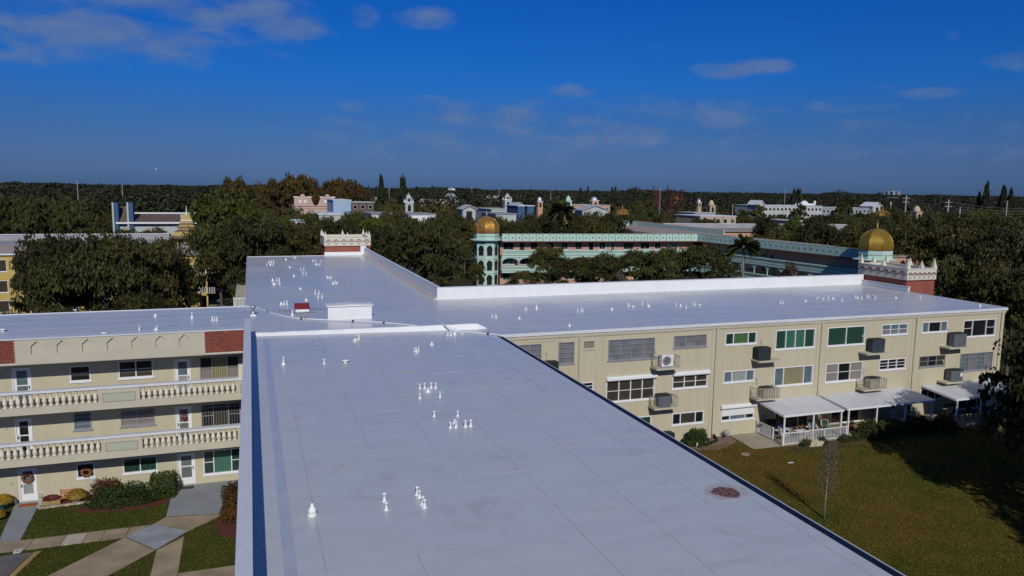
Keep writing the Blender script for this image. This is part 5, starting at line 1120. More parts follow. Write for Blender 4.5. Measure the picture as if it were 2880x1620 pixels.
# second wing to the right, end-on, with stacked galleries
xg0, xg1, yg = gx(476,113), gx(548,113), 113
MB().box(xg0,xg1,yg,yg+30,0,7.9).build('wall', M_YEL, Yb_); MB().prism_y([(xg0-.4,7.95),(xg1+.4,7.95),(xg1-.6,9.3),(xg0+.6,9.3)], yg-.4, yg+30).build('roof', M_TANROOF, Yb_)
for zf in (5.5,2.7):
    MB().box(xg0+2.4,xg1+1.2,yg-1.6,yg-.01,zf-.25,zf).build('gallery_floor', M_YEL, Yb_)
    rl = MB().box(xg0+2.4,xg1+1.2,yg-1.6,yg-1.54,zf+.9,zf+.98).build('gallery_railing', M_FRAME_W, Yb_)
    for k in range(14): MB().box(xg0+2.4+k*.22,xg0+2.46+k*.22,yg-1.59,yg-1.55,zf,zf+.9).build('picket', M_FRAME_W, rl)
MB().box(xg1+1.0,xg1+1.2,yg-1.6,yg-1.4,0,8.0).build('gallery_post', M_YEL, Yb_)
# pagoda tower
M_BROWNR2 = mat('pagoda_tile', (.20,.15,.12), .9, .15, 1.0)
xc, yc = gx(529,116)-.6, 119
pg = MB().box(xc-1.5,xc+1.5,yc-1.5,yc+1.5,7.0,10.0).build('pagoda_tower', M_YEL, Yb_)
for i,(z,r) in enumerate(((10.0,2.7),(10.9,1.75),(11.5,1.4),(12.0,1.1),(12.45,.85))):
    MB().lathe([(r*1.25,z),(r*1.28,z+.08),(r*.72,z+.36)], xc, yc, 4, False, math.pi/4).build('pagoda_roof', M_BROWNR2 if i < 4 else M_FRAME_W, pg)
    MB().box(xc-r*.62,xc+r*.62,yc-r*.62,yc+r*.62,z+.35,z+.9).build('pagoda_stage', M_YEL, pg)
MB().lathe([(.45,13.2),(.16,13.4),(.08,13.6),(.02,14.6)], xc, yc, 8).build('pagoda_spire', M_FRAME_W, pg)
for s_ in (-1,1): MB().box(xc+s_*.75-.35,xc+s_*.75+.35,yc-1.56,yc-1.502,8.6,9.7).build('window', G_DARK, pg)

# ------------------------------------------------------------------ farther buildings
def bld(name, label, px0, px1, py_top, Y, depth, wm, rm, rows=2, cat='building', par=.0, winm=G_DARK, ztop=None, step=2.4):
    """box building whose roof line is seen at py_top"""
    x0, x1 = at(px0,py_top,Y).x, at(px1,py_top,Y).x; z1 = ztop or at((px0+px1)/2,py_top,Y).z
    t = thing(name, label, cat, ((x0+x1)/2,Y,0))
    MB().box(x0,x1,Y,Y+depth,0,z1).build('wall', wm, t); MB().box(x0-.2,x1+.2,Y-.2,Y+depth+.2,z1+.005,z1+.22).build('roof', rm, t)
    if par: MB().box(x0,x1,Y+depth-.4,Y+depth,z1+.22,z1+.22+par).build('parapet', wm, t)
    n = int((x1-x0)/step)
    for r_ in range(rows):
        for k in range(n):
            c = x0+(k+.5)*(x1-x0)/n; z = z1-1.9-2.8*r_
            if z < .5: continue
            w_ = MB().box(c-.62,c+.62,Y-.05,Y-.003,z-.12,z+1.12).build('window', M_FRAME_W, t); MB().box(c-.55,c+.55,Y-.075,Y-.052,z-.04,z+1.05).build('pane', winm, w_)
    return t
M_PINK = mat('pale_pink_stucco', (.50,.355,.30), .9, .07, .3); M_LBLUE = mat('pale_blue_stucco', (.34,.46,.60), .9, .05, .3); M_BLUEW = mat('blue_wall', (.05,.10,.20), .85, .1, .4); M_PWHITE = mat('pale_grey_stucco', (.43,.46,.44), .9, .07, .4); M_TANW = mat('tan_stucco', (.46,.36,.26), .9, .08, .4); M_BROWNR = mat('brown_shingle', (.12,.085,.07), .9, .2, 1.0)
M_PALER = mat('pale_roof', (.42,.43,.43), .8, .12, .5)
M_SILV = mat('silver_dome', (.55,.58,.62), .35, .08, 1, metal=.3)
# mission hall with two curved gables
def gable_pts(xc, w, zl, zt):
    pts = [(xc-w, zl), (xc-w, zt-.3), (xc-w*.42, zt-.3), (xc-w*.36, zt+.1)]+[(xc+w*.28*math.cos(a), zt+.1+.75*math.sin(a)) for a in [math.pi-math.pi*j/8 for j in range(9)]]+[(xc+w*.36, zt+.1), (xc+w*.42, zt-.3), (xc+w, zt-.3), (xc+w, zl)]
    return pts
Yh = 262; xl, xm1, xm2, xr_ = gx(826,Yh), gx(874,Yh), gx(900,Yh), gx(940,Yh); zt_ = at(880,553,Yh).z; zs_ = at(880,570,Yh).z
t = thing('mission_hall', 'pale pink mission-style hall with two curved gables', 'building', ((xl+xr_)/2,Yh,0))
MB().box(xl,xr_,Yh,Yh+18,0,zs_-1.2).build('wall', M_PINK, t)
for c,w in (((xl+xm1)/2,(xm1-xl)/2),((xm2+xr_)/2,(xr_-xm2)/2)):
    gb = MB().prism_y(gable_pts(c,w,zs_-1.198,zt_), Yh-.3, Yh+.3).build('gable', M_PINK, t)
    MB().box(c-w-.2,c-w*.45,Yh-.5,Yh+.5,zt_-.30,zt_+.02).box(c+w*.45,c+w+.2,Yh-.5,Yh+.5,zt_-.30,zt_+.02).build('gable_coping', M_FRAME_W, gb)
    for k in (-.3,.3): MB().box(c+k*w-.45,c+k*w+.45,Yh-.36,Yh-.31,zt_-2.0,zt_-1.2).build('window', M_FRAME_W, gb)
# sagging curve between the gables
pts = [(xm1,zs_-1.19)]+[(xm1+(xm2-xm1)*q, zs_-1.19+(zt_-.6-zs_+1.19)*abs(1-2*q)**1.8) for q in [i/12 for i in range(13)]]+[(xm2,zs_-1.19)]
MB().prism_y(pts, Yh-.25, Yh+.25).build('gable_saddle', M_PINK, t); MB().box(xl,xr_,Yh-.15,Yh-.005,zs_-2.0,zs_-1.75).build('string_course', M_TANW, t)
MB().box(gx(929,Yh)-.7,gx(929,Yh)+.7,Yh-.06,Yh-.004,zs_-7.5,zs_-5).build('window', M_DARKIN, t)
bld('blue_hall', 'pale blue blank-walled hall right of the pink mission hall', 937,987,564,240,20,M_LBLUE,M_FRAME_W,0)
bld('brown_hall', 'low brown hall with a white roof edge right of the blue hall', 988,1052,570,252,12,M_BROWNR,M_PWHITE,1)
bld('flat_white_building', 'bright white low building beyond the far turret', 1046,1108,603,172,14,M_WHITE,M_GREYROOF,0)
bld('flat_white_building', 'bluish white flat building seen behind the oaks left of the far turret', 897,960,604,168,12,M_PWHITE,M_FRAME_W,1)
bld('flat_white_building', 'white low building strip left of the first gilded dome', 1150,1225,604,178,12,M_WHITE,M_GREYROOF,1)
bld('flat_white_building', 'white flat building glimpsed through the green tree', 690,860,628,150,14,M_PWHITE,M_WHITE,2)
bld('flat_white_building', 'white low wall building right behind the first gilded dome', 1395,1452,603,172,12,M_PWHITE,M_GREYROOF,0)
bld('pink_long_building', 'long pale pink building with a ragged parapet left of the church tower', 1178,1310,563,320,16,M_PINK,M_PWHITE,1)
bld('small_pink_hall', 'small pink flat hall near the tall pines', 1036,1060,556,330,14,M_PINK,M_PWHITE,1)
bld('small_pink_hall', 'small pink stepped hall right of the long pink building', 1362,1402,552,330,14,M_PINK,M_PWHITE,1)
def bell_tower(label, px, py0, py1, Y, w, m, dome=None, cone=False, spire=True):
    """square tower with arched openings, a smaller stage and a cap"""
    x = gx(px,Y); zt = at(px,py0,Y).z; zb = at(px,py1,Y).z; t = thing('bell_tower', label, 'tower', (x,Y,0)); h = zt-zb
    z1 = zb+h*.50; z2 = zb+h*.72
    if cone or dome: z1 = zb+h*.58; z2 = z1
    MB().box(x-w,x+w,Y-w,Y+w,0,z1).build('shaft', m, t); MB().box(x-w*1.15,x+w*1.15,Y-w*1.15,Y+w*1.15,z1+.003,z1+.18).build('cornice', M_FRAME_W if not cone else M_TANW, t)
    def arch(F, hw, z, hh, par):
        pts = [(-hw,z),(hw,z)]+[(hw*math.cos(a),z+hh*.6+hh*.4*math.sin(a)) for a in [math.pi*j/8 for j in range(9)]]
        q = MB(F); q.add([(u,.02,zz) for u,zz in pts], [tuple(range(len(pts)))]); q.build('arch_opening', M_DARKIN, par)
    for F in (Frame(x,Y-w,1,0), Frame(x-w,Y,0,-1)):
        arch(F, w*.42, z1-w*2.1, w*1.7, t)
    if not (dome or cone):
        MB().box(x-w*.66,x+w*.66,Y-w*.66,Y+w*.66,z1+.185,z2).build('belfry', m, t); arch(Frame(x,Y-w*.66,1,0), w*.3, z1+.4, (z2-z1)*.7, t); arch(Frame(x-w*.66,Y,0,-1), w*.3, z1+.4, (z2-z1)*.7, t)
        MB().box(x-w*.8,x+w*.8,Y-w*.8,Y+w*.8,z2+.003,z2+.15).build('cornice', M_FRAME_W, t)
        MB().lathe([(w*.62,z2+.155),(w*.6,z2+(zt-z2)*.35),(w*.3,z2+(zt-z2)*.6),(.08,z2+(zt-z2)*.7),(.03,zt)], x, Y, 8, False).build('cap', m, t)
        for sx_ in (-1,1):
            for sy_ in (-1,1): MB().add_pyr(x+sx_*w*.95,Y+sy_*w*.95,z1+.183,w*.14,w*.9).build('pinnacle', M_FRAME_W, t)
    else:
        rr = w*.95; hh = zt-z1-(.6 if spire else 0)
        if cone: pr = [(rr*math.sqrt(max(.0004,1-(q/8)**1.5)), z1+.185+hh*q/8) for q in range(9)]
        else: pr = [(rr*math.cos(math.pi/2*q/8)+.01, z1+.185+hh*math.sin(math.pi/2*q/8)) for q in range(9)]
        MB().lathe(pr, x, Y, 14).build('dome', dome or m, t)
        if spire: MB().lathe([(.1,zt-.6),(.02,zt)], x, Y, 6).build('finial', dome or m, t)
    return t
bell_tower('white bell tower with arched openings left of the first gilded dome', 1149,541,600,228,1.2,M_PWHITE)
bell_tower('white stepped church steeple behind the first gilded dome', 1427,541,586,232,1.1,M_PWHITE)
bell_tower('peach bell tower with a silver dome', 1518,555,585,262,.95,M_PEACH,M_SILV,spire=False)
bell_tower('pale green tower with a pointed onion dome near the palm', 1599,548,590,240,.95,M_MINT,M_MINT)
bell_tower('peach tower with a silver dome on the long pink building', 1672,555,578,270,1.3,M_PEACH,M_SILV,spire=False)
bell_tower('tan tower with a pointed ribbed dome', 2002,564,598,232,1.1,M_TANW,mat('tan_dome', (.52,.42,.31), .8, .08),True,False)
bell_tower('small tower with a bright silver dome beside the tan pointed one', 1967,561,582,240,.7,M_TANW,M_SILV,spire=False)
bell_tower('tan pointed-dome turret rising from the right-hand trees', 2582,581,618,150,.95,M_TANW,mat('tan_dome', (.52,.42,.31)),True,False)
# church body, blue-white halls
bld('stepped_white_hall', 'pale stepped hall below the white church steeple', 1382,1448,590,226,18,M_PWHITE,M_PWHITE,1)
def gabled(label, px0, px1, py_e, py_r, Y, wm, rm, depth=14):
    x0,x1 = gx(px0,Y),gx(px1,Y); ze = at((px0+px1)/2,py_e,Y).z; zr_ = at((px0+px1)/2,py_r,Y).z; xm = (x0+x1)/2
    t = thing('gabled_hall', label, 'building', (xm,Y,0)); MB().prism_y([(x0,0),(x1,0),(x1,ze),(xm,zr_),(x0,ze)], Y, Y+depth).build('wall', wm, t)
    b = MB()
    for s_,xe in ((-1,x0),(1,x1)): b.add([(xe+s_*.5,Y-.5,ze-.2),(xm,Y-.5,zr_+.15),(xm,Y+depth,zr_+.15),(xe+s_*.5,Y+depth,ze-.2),(xe+s_*.5,Y-.5,ze+.05),(xm,Y-.5,zr_+.4),(xm,Y+depth,zr_+.4),(xe+s_*.5,Y+depth,ze+.05)], [(0,1,2,3),(7,6,5,4),(0,4,5,1),(1,5,6,2),(2,6,7,3),(3,7,4,0)])
    b.build('roof', rm, t); MB().box(xm-.8,xm+.8,Y-.06,Y-.004,ze-3,ze-.6).build('window', M_DARKIN, t)
    return t
gabled('white pedimented hall behind the church steeple', 1445,1476,581,573,214,M_PWHITE,M_PALER,6); gabled('white hall with a broad pediment before the long pink building', 1640,1712,591,580,215,M_PWHITE,M_PALER,6); gabled('small white gabled house between the dome and the steeple', 1302,1338,588,580,200,M_PWHITE,M_PALER,5); gabled('small white pointed gable left of the far pines on the skyline', 1266,1280,554,546,330,M_PWHITE,M_FRAME_W,8)
bld('blue_block', 'deep blue block beside the white pedimented hall', 1457,1476,580,205,10,M_BLUEW,M_FRAME_W,0); bld('blue_block', 'tall deep blue block with white corner right of the pediment', 1483,1502,580,205,10,M_BLUEW,M_FRAME_W,0)
bld('long_peach_building', 'long peach building with a pale roof below the domed tower', 1610,1716,578,262,16,M_PEACH,M_PWHITE,1)
bld('low_tan_building', 'low tan building with a white roof edge left of the mast', 1970,2070,609,196,14,M_TANW,M_FRAME_W,1); bld('low_tan_building', 'low pale building under the tan pointed dome', 1955,2012,600,212,10,M_TANW,M_PWHITE,0)
bld('low_tan_building', 'low peach wall building right of the grey roofs', 2225,2255,622,170,10,M_TANW,M_FRAME_W,0)
bld('white_resort', 'long white resort building with rows of windows on the right skyline', 2150,2312,580,285,22,M_PWHITE,M_FRAME_W,3,step=2.0); bld('white_resort', 'grey shaded rear part of the long white resort', 2312,2470,586,292,24,mat('shaded_white_stucco', (.26,.30,.33), .9, .08, .4),M_PWHITE,2)  # rear part: its shade is put into a darker, bluer stucco colour
xw = gx(2272,285); zw_ = at(2272,579,285).z
t = thing('roof_ornament', 'white scrolled parapet ornament on the long white resort roof', 'ornament', (xw,287,zw_)); MB().prism_y([(xw-5,zw_+.25),(xw-5,zw_+.9),(xw-2,zw_+1.1),(xw-1.1,zw_+2.0),(xw,zw_+2.4),(xw+1.1,zw_+2.0),(xw+2,zw_+1.1),(xw+6,zw_+.9),(xw+6,zw_+.25)], 286.6, 287.4).build('gable', M_FRAME_W, t)
MB().prism_y([(xw+5.4,zw_+.9),(xw+6.6,zw_+.9),(xw+6.3,zw_+2.4),(xw+5.5,zw_+2.2)], 286.8, 287.2).build('scroll', M_FRAME_W, t)
t = gabled('pale scroll-topped end tower of the white resort', 2458,2482,580,571,290,M_PWHITE,M_FRAME_W,8)
t = gabled('white scroll-topped end gable at the left of the white resort', 2136,2150,576,566,283,M_PWHITE,M_FRAME_W,8)
# dark hall with two tall blue pylons, left
Yd = 168
t = thing('pylon_hall', 'long brown-roofed hall with two tall blue-white pylons at left', 'building', (gx(420,Yd),Yd,0))
x0,x1 = gx(316,Yd),gx(548,Yd); ze = at(420,627,Yd).z; zr_ = at(420,605,Yd).z
MB().box(x0,x1,Yd+2.5,Yd+14,0,ze).build('wall', M_PWHITE, t); b = MB(); b.add([(x0,Yd+1.8,ze+.05),(x1,Yd+1.8,ze+.05),(x1,Yd+8,zr_),(x0,Yd+8,zr_)], [(0,1,2,3)]); b.add([(x0,Yd+14.4,ze+.05),(x1,Yd+14.4,ze+.05),(x1,Yd+8,zr_),(x0,Yd+8,zr_)], [(3,2,1,0)]); b.build('roof', M_BROWNR, t)
MB().box(x0,x1,Yd+7.8,Yd+8.2,zr_+.005,zr_+.28).build('ridge_cap', M_FRAME_W, t); MB().box(x0,x1,Yd+1.6,Yd+1.78,ze-.25,ze+.1).build('eave', M_FRAME_W, t)
for px in (312,354):
    xx = gx(px,Yd); zt = at(px,571,Yd).z; MB().box(xx-.2,xx+.75,Yd+2,Yd+4.2,0,zt).build('pylon', M_BLUEW, t); MB().box(xx-.35,xx-.02,Yd+1.7,Yd+1.99,0,zt+.1).build('pylon_edge', M_PWHITE, t)
b = MB(); xq0,xq1 = gx(322,Yd),gx(350,Yd); zz = at(336,583,Yd).z; b.add([(xq0-1,Yd+2.2,ze+.1),(xq1,Yd+2.2,ze+.1),(xq1,Yd+6,zz),(xq0,Yd+6,zz)], [(0,1,2,3)]); b.build('entry_roof', M_BROWNR, t)
xx = gx(506,Yd); MB().box(xx-.25,xx+.25,Yd+1.4,Yd+1.9,0,at(506,600,Yd).z).build('pylon', M_PWHITE, t)
# orange pagoda on the skyline
xx = gx(1906,350); zz = at(1906,547,350).z; t = thing('skyline_pagoda', 'small orange pagoda roof on the skyline trees', 'pavilion', (xx,350,0)); MB().box(xx-1.6,xx+1.6,348.4,351.6,0,zz-2.6).build('wall', M_TANW, t)
MB().lathe([(4.0,zz-2.6),(2.4,zz-1.4),(.3,zz)], xx, 350, 4, False, .78).build('roof', mat('orange_tile', (.45,.17,.05), .8, .1), t); MB().lathe([(5,zz-5.2),(3,zz-4.0),(2.3,zz-3.9)], xx, 350, 4, False, .78).build('lower_roof', mat('orange_tile', (.45,.17,.05)), t)

# ------------------------------------------------------------------ parked cars beyond the left wing
def car(label, x, y, rz, m):
    t = thing('parked_car', label, 'car', (x,y,.02), 'cars parked beyond the left wing'); t.rotation_euler = (0,0,rz)
    L, W = 2.2, .88; side = [(-L,.32),(-L,.75),(-1.9,.86),(-1.35,.92),(-.85,1.40),(.55,1.45),(1.25,.98),(2.05,.86),(L,.70),(L,.32)]
    link('body', MB().prism_y([(u,z) for u,z in side if z < .99], -W, W).mesh('body', m), t); link('cabin', MB().prism_y([(-1.33,.93),(-.85,1.40),(.55,1.45),(1.22,.985)], -W*.86, W*.86).mesh('cabin', m), t)
    gl = [(-1.2,.97),(-.80,1.33),(.50,1.38),(1.05,1.0)]
    for s_ in (-1,1): link('side_window', MB().prism_y(gl, s_*W*.862-.006, s_*W*.862+.006).mesh('side_window', G_DARK), t)
    link('windscreen', MB().prism_y([(1.24,1.0),(.60,1.42),(.62,1.44),(1.27,1.0)], -W*.78, W*.78).mesh('windscreen', G_DARK), t); link('rear_window', MB().prism_y([(-1.36,.95),(-.90,1.37),(-.92,1.39),(-1.39,.96)], -W*.78, W*.78).mesh('rear_window', G_DARK), t)
    for sx_ in (-1.35,1.35):
        for sy_ in (-W,W): w_ = link('wheel', MB().prism_y([(.32*math.cos(a),.32*math.sin(a)) for a in [2*math.pi*i/14 for i in range(14)]], -.1, .1).mesh('wheel', M_BLACK), t, (sx_,sy_*.95,.32)); link('hub', MB().prism_y([(.18*math.cos(a),.18*math.sin(a)) for a in [2*math.pi*i/10 for i in range(10)]], -.115, .115).mesh('hub', M_FRAME_G), w_)
    for sy_ in (-.6,.6): link('headlight', MB().box(2.12,2.215,sy_-.18,sy_+.18,.62,.74).mesh('headlight', M_FRAME_W), t); link('tail_light', MB().box(-2.215,-2.12,sy_-.15,sy_+.15,.64,.78).mesh('tail_light', mat('tail_red', (.3,.01,.01), .3)), t)
def paint(n, c): return mat(n, c, .25, .03, 1, spec=.6)
c0 = atz(607,838,0); car('dark red car parked under the trees left of the far wing', c0.x, c0.y, .15, paint('red_paint', (.13,.008,.015)))
c0 = atz(648,832,0); car('white car parked next to the dark red one', c0.x, c0.y+1, 1.4, paint('white_paint', (.6,.62,.65))); c0 = atz(590,822,0); car('black car behind the dark red one', c0.x, c0.y+3, .15, paint('black_paint', (.012,.013,.016)))
c0 = atz(597,790,0); car('grey car farthest back on the parking lot', c0.x, c0.y, .1, paint('grey_paint', (.07,.08,.09)))
sheet('parking_lot', [(gx(568,112),112),(gx(690,112),112),(gx(684,165),165),(gx(566,165),165)], .002, mat('pale_lot', (.30,.27,.24), .9, .15, .3))

# ------------------------------------------------------------------ poles, masts, wires, cell tower, water tower, bird
def pole(label, px, py0, py1, Y, r=.14, m=None, arm=False, base=0.0):
    x = gx(px,Y); zt = at(px,py0,Y).z; t = thing('utility_pole', label, 'pole', (x,Y,0)); MB().tube([(x,Y,base),(x,Y,zt)], [r*1.3,r*.8], 7).build('mast', m or mat('pale_pole', (.30,.31,.32), .8), t)
    if arm: 
        for dz in (.8,1.9): MB().box(x-1.2,x+1.2,Y-.08,Y+.08,zt-dz,zt-dz+.16).build('crossarm', m or mat('pale_pole', (.42,.43,.44)), t)
    else: MB().lathe([(r*1.3,zt),(r*1.1,zt+.15),(.02,zt+.25)], x, Y, 8).build('cap', m or mat('pale_pole', (.42,.43,.44)), t)
    return x, zt
P1 = pole('tall pale power pole right of the gilded domes', 2550,550,612,165,.20,arm=True); P2 = pole('pale power pole with wires farther right', 2670,561,603,150,.17,arm=True); P3 = pole('short power pole among the right-hand trees', 2704,586,620,140,.14)
pole('thin tall mast before the white resort', 2208,531,600,260,.10); pole('thin mast right of the rusty trees', 1857,527,567,240,.09); pole('slim mast near the low tan building', 2063,576,609,190,.10); pole('small mast on the skyline by the white water tower', 1327,525,550,420,.16); pole('pale street mast between the two tall pines', 1095,527,550,330,.12)
pole('small mast behind the peach bell tower', 1549,538,556,300,.10); pole('white lattice mast on the left skyline', 217,511,530,300,.12); pole('thin mast on the left skyline near the round tree', 343,519,531,330,.12); pole('slim white mast on the middle skyline', 1404,529,540,420,.18); pole('pole at the right edge of the skyline trees', 2835,566,610,150,.12)
t = thing('power_lines', 'thin power wires strung between the poles on the right', 'wires', (P1[0],165,0))
for k in range(4):
    for sg,(A,Bq) in enumerate((((P1[0],165,P1[1]-.6-.7*k),(P2[0],150,P2[1]-.6-.7*k)),((P2[0],150,P2[1]-.6-.7*k),(gx(3000,128),128,P2[1]-.9-.7*k)))):
        A,Bq = Vector(A),Vector(Bq); MB().tube([A.lerp(Bq,q/8)-Vector((0,0,1.2*(1-(q/4-1)**2))) for q in range(9)], .03, 4).build('wire', M_FRAME_G, t)
xx = gx(2507,300); zz = at(2507,536,300).z; t = thing('cell_tower', 'cell tower with a ring of antennas on the right skyline', 'tower', (xx,300,0)); MB().tube([(xx,300,0),(xx,300,zz)], [.6,.35], 8).build('mast', M_FRAME_G, t)
for k in range(9): a = k*.698; MB().box(xx+3.6*math.cos(a)-.35,xx+3.6*math.cos(a)+.35,300+3.6*math.sin(a)-.2,300+3.6*math.sin(a)+.2,zz-2.2,zz-.2).build('antenna', M_PWHITE if k%3 == 0 else M_FRAME_G, t)
for dz in (.6,1.8,3.6): MB().lathe([(3.5,zz-dz),(3.55,zz-dz+.1),(3.3,zz-dz+.2)], xx, 300, 12).build('platform', M_FRAME_G, t)
xx = gx(1269,700); zz = at(1269,529,700).z; t = thing('water_tower', 'tiny white water tower on the middle skyline', 'tower', (xx,700,0)); MB().ball(xx,700,zz-1.6,4.2,4.2,1.6,16,8).build('tank', M_WHITE, t); MB().tube([(xx,700,0),(xx,700,zz-2.5)], .8, 8).build('stem', M_WHITE, t)
bp = at(441,477,130); t = thing('seabird', 'white bird gliding above the left skyline', 'bird', bp)
link('body', MB().tube([(-.28,0,0),(-.12,0,.02),(.15,0,.03),(.3,0,.05),(.36,0,.04)], [.02,.07,.08,.045,.01], 8).mesh('body', M_WHITE), t)
for s_ in (-1,1): link('wing', MB().poly([(.12,s_*.05,.05),(.2,s_*.35,.17),(.02,s_*.75,.14),(-.02,s_*.35,.12),(-.08,s_*.05,.05)]).mesh('wing', mat('bird_wing', (.6,.61,.63), .8)), t)
t.rotation_euler = (0,0,.6)

# ------------------------------------------------------------------ trees
def T(px, Y, h, r, lab, kind=OAK, name='oak_tree', group=None, k=None):
    i = T.n; T.n += 1
    return tree(name, lab, kind[(k if k is not None else i) % len(kind)], gx(px,Y), Y, h, r, group)
T.n = 0
# oaks before the yellow building
for a in ((15,78,6.2,3.2,'dark oak at the left edge behind the left roof'),(142,90,12.2,4.6,'spreading dark oak before the yellow wall, leftmost full crown'),(225,82,11.6,5.2,'dense oak hiding the middle of the yellow building'),(285,90,12.2,5.2,'tallest dark oak before the yellow building'),(352,86,11.9,5.2,'wide oak just above the left roof vents'),(415,92,11.6,5.0,'dark oak at the right end of the yellow building'),(462,99,10.0,3.6,'narrow oak beside the yellow gallery stack'),(95,76,6.8,3.2,'low oak clump above the left wing roof edge'),(250,75,6.6,3.8,'low leafy oak close behind the left wing roof'),(395,78,7.4,3.6,'low oak right of the leafy clump behind the left roof'),(112,93,12.2,3.8,'oak filling the gap left of the tallest dark oak'),(318,95,12.0,4.4,'oak behind the wide one above the left roof vents'),(448,95,11.2,3.6,'oak right of the wide one, before the roof ridge'),(838,165,13.3,4.6,'dark tree before the left half of the mission hall'),(890,172,12.3,4.4,'dark tree under the saddle of the mission hall'),(995,165,12.3,4.6,'dark tree below the low brown hall'),(330,146,9.6,4.6,'rounded tree below the two blue pylons'),(400,150,9.4,4.8,'rounded tree below the brown-roofed hall, left'),(455,144,9.6,4.6,'rounded tree below the brown-roofed hall, right'),(505,150,9.4,4.0,'rounded tree behind the pagoda tower')): T(*a)
for a in ((1308,152,12.5,4.4,'dark tree behind the first gilded dome, left side'),(1385,156,11.8,4.6,'dark tree behind the first gilded dome, right side'),(1440,150,11.0,4.4,'dark tree behind the left end of the mint parapet'),(1500,158,12.3,4.6,'dark tree screening the blue blocks'),(1545,152,12.8,4.4,'dark tree left of the tall palm trunk'),(1625,156,12.2,4.8,'dark tree right of the tall palm trunk'),(1690,150,12.6,4.8,'dark tree screening the long peach building'),(1712,158,11.6,4.0,'dark tree left of the farther gilded dome'),(1040,160,11.8,4.6,'dark tree under the bright white low building'),(1085,152,11.2,4.4,'dark tree before the bright white low building'),(1160,150,11.2,4.8,'dark tree under the white bell tower'),(1215,158,11.4,4.6,'dark tree under the long pink building')): T(*a)
T(645,130,16.9,7.6,'big bright green tree rising left of the far wing',GRN,'leafy_tree'); T(610,114,12.2,5.4,'dark open oak in front of the big green tree'); T(705,112,13.2,5.8,'tall dark oak left of the far turret, nearest'); T(785,117,12.4,5.0,'dark oak directly left of the far turret'); T(860,122,12.6,5.2,'oak rising just behind the far turret'); T(680,98,6.5,2.6,'small oak beside the far wing galleries')
T(945,124,12.8,5.4,'oak between the far turret and the white low building'); T(1020,116,11.8,5.4,'dark oak right of the far turret, behind the parapet'); T(1105,110,12.0,5.8,'broad dark oak in the middle of the court trees'); T(1190,108,12.4,6.0,'broad dark oak left of the first gilded tower'); T(1245,118,11.2,4.2,'oak touching the first gilded tower'); T(1338,121,5.6,2.2,'small dark tree before the base of the first gilded tower'); T(1150,95,6.5,3.0,'low tree close behind the far wing parapet',OLV)
for a in ((1478,113,4.6,2.4,'first low tree before the arcade of the court'),(1545,112,8.8,3.4,'pointed dark tree before the court arcade'),(1612,106,7.4,4.2,'round dark tree before the court arcade'),(1690,104,8.2,5.0,'wide oak covering the court arcade'),(1790,106,8.4,4.8,'wide oak near the middle of the court'),(1880,102,9.2,5.4,'large oak at the inner corner of the court'),(1975,100,9.4,5.4,'large oak hiding the court corner'),(1440,108,3.4,1.8,'clipped shrub tree at the foot of the court')): T(*a)
T(2375,79,6.8,3.0,'olive tree before the right-hand gilded tower',OLV); T(2250,88,8.0,3.0,'reddish bare-twigged tree before the court wing',RED,'bare_tree'); T(1755,98,6.0,2.6,'grey bare-twigged tree above the white parapet',[unit_tree(190,L_GREY,M_BARKP,10,1500,.03)],'bare_tree'); T(330,74,4.6,2.6,'bare grey shrub tree behind the left roof',[unit_tree(191,L_GREY,M_BARKP,10,1400,.03)],'bare_tree')
# the dark wood at right
for a in ((2440,104,12.2,5.4,'dark oak left end of the right-hand wood'),(2520,98,13.0,5.8,'dark oak behind the right turret'),(2600,90,13.2,6.4,'dense oak right of the right turret'),(2690,84,13.4,6.6,'dense tall oak in the right-hand wood'),(2775,76,13.6,6.8,'tall oak toward the right edge'),(2855,70,13.8,6.6,'tall dark oak at the right edge of the picture'),(2700,66,10.4,5.2,'lower oak in front of the right-hand wood'),(2810,60,10.8,5.4,'lower dark oak past the end of the right wing'),(2880,52,11.0,4.6,'dark oak beside the end wall of the right wing'),(2330,132,11.4,5.2,'oak behind the peach roofs'),(2420,140,12.0,5.4,'oak behind the right-hand gilded tower'),(2560,126,13.4,6.0,'oak on the far side of the right-hand wood'),(2660,118,13.8,6.4,'olive oak in the far right wood'),(2760,110,14.0,6.6,'oak crown on the far right skyline'),(2850,100,14.0,6.8,'broad oak on the far right skyline')): T(*a, kind=OAK if T.n%4 else OLV)
# garden trees right of the lawn, throwing its shade
for x,y,h,r,l in ((45.6,30.0,10.5,4.8,'oak past the right end of the lawn, nearer the patios'),(43.5,21.5,12.5,5.6,'big oak shading the right of the lawn'),(38.3,9.5,13.0,5.6,'big oak right of the near roof shading the lawn'),(41.6,25.6,11.6,4.6,'oak just outside the lawn, its shade reaching the patios'),(52,26,12.0,5.4,'oak deep in the right-hand garden'),(53.5,37,7.2,3.0,'leafy oak overhanging the far patio roof'),(58.5,33,9.5,4.4,'oak at the right rim of the garden')): tree('oak_tree', l, (FINE[T.n%2] if x > 53 and y > 36 else OAK[T.n%5]), x, y, h, r); T.n += 1
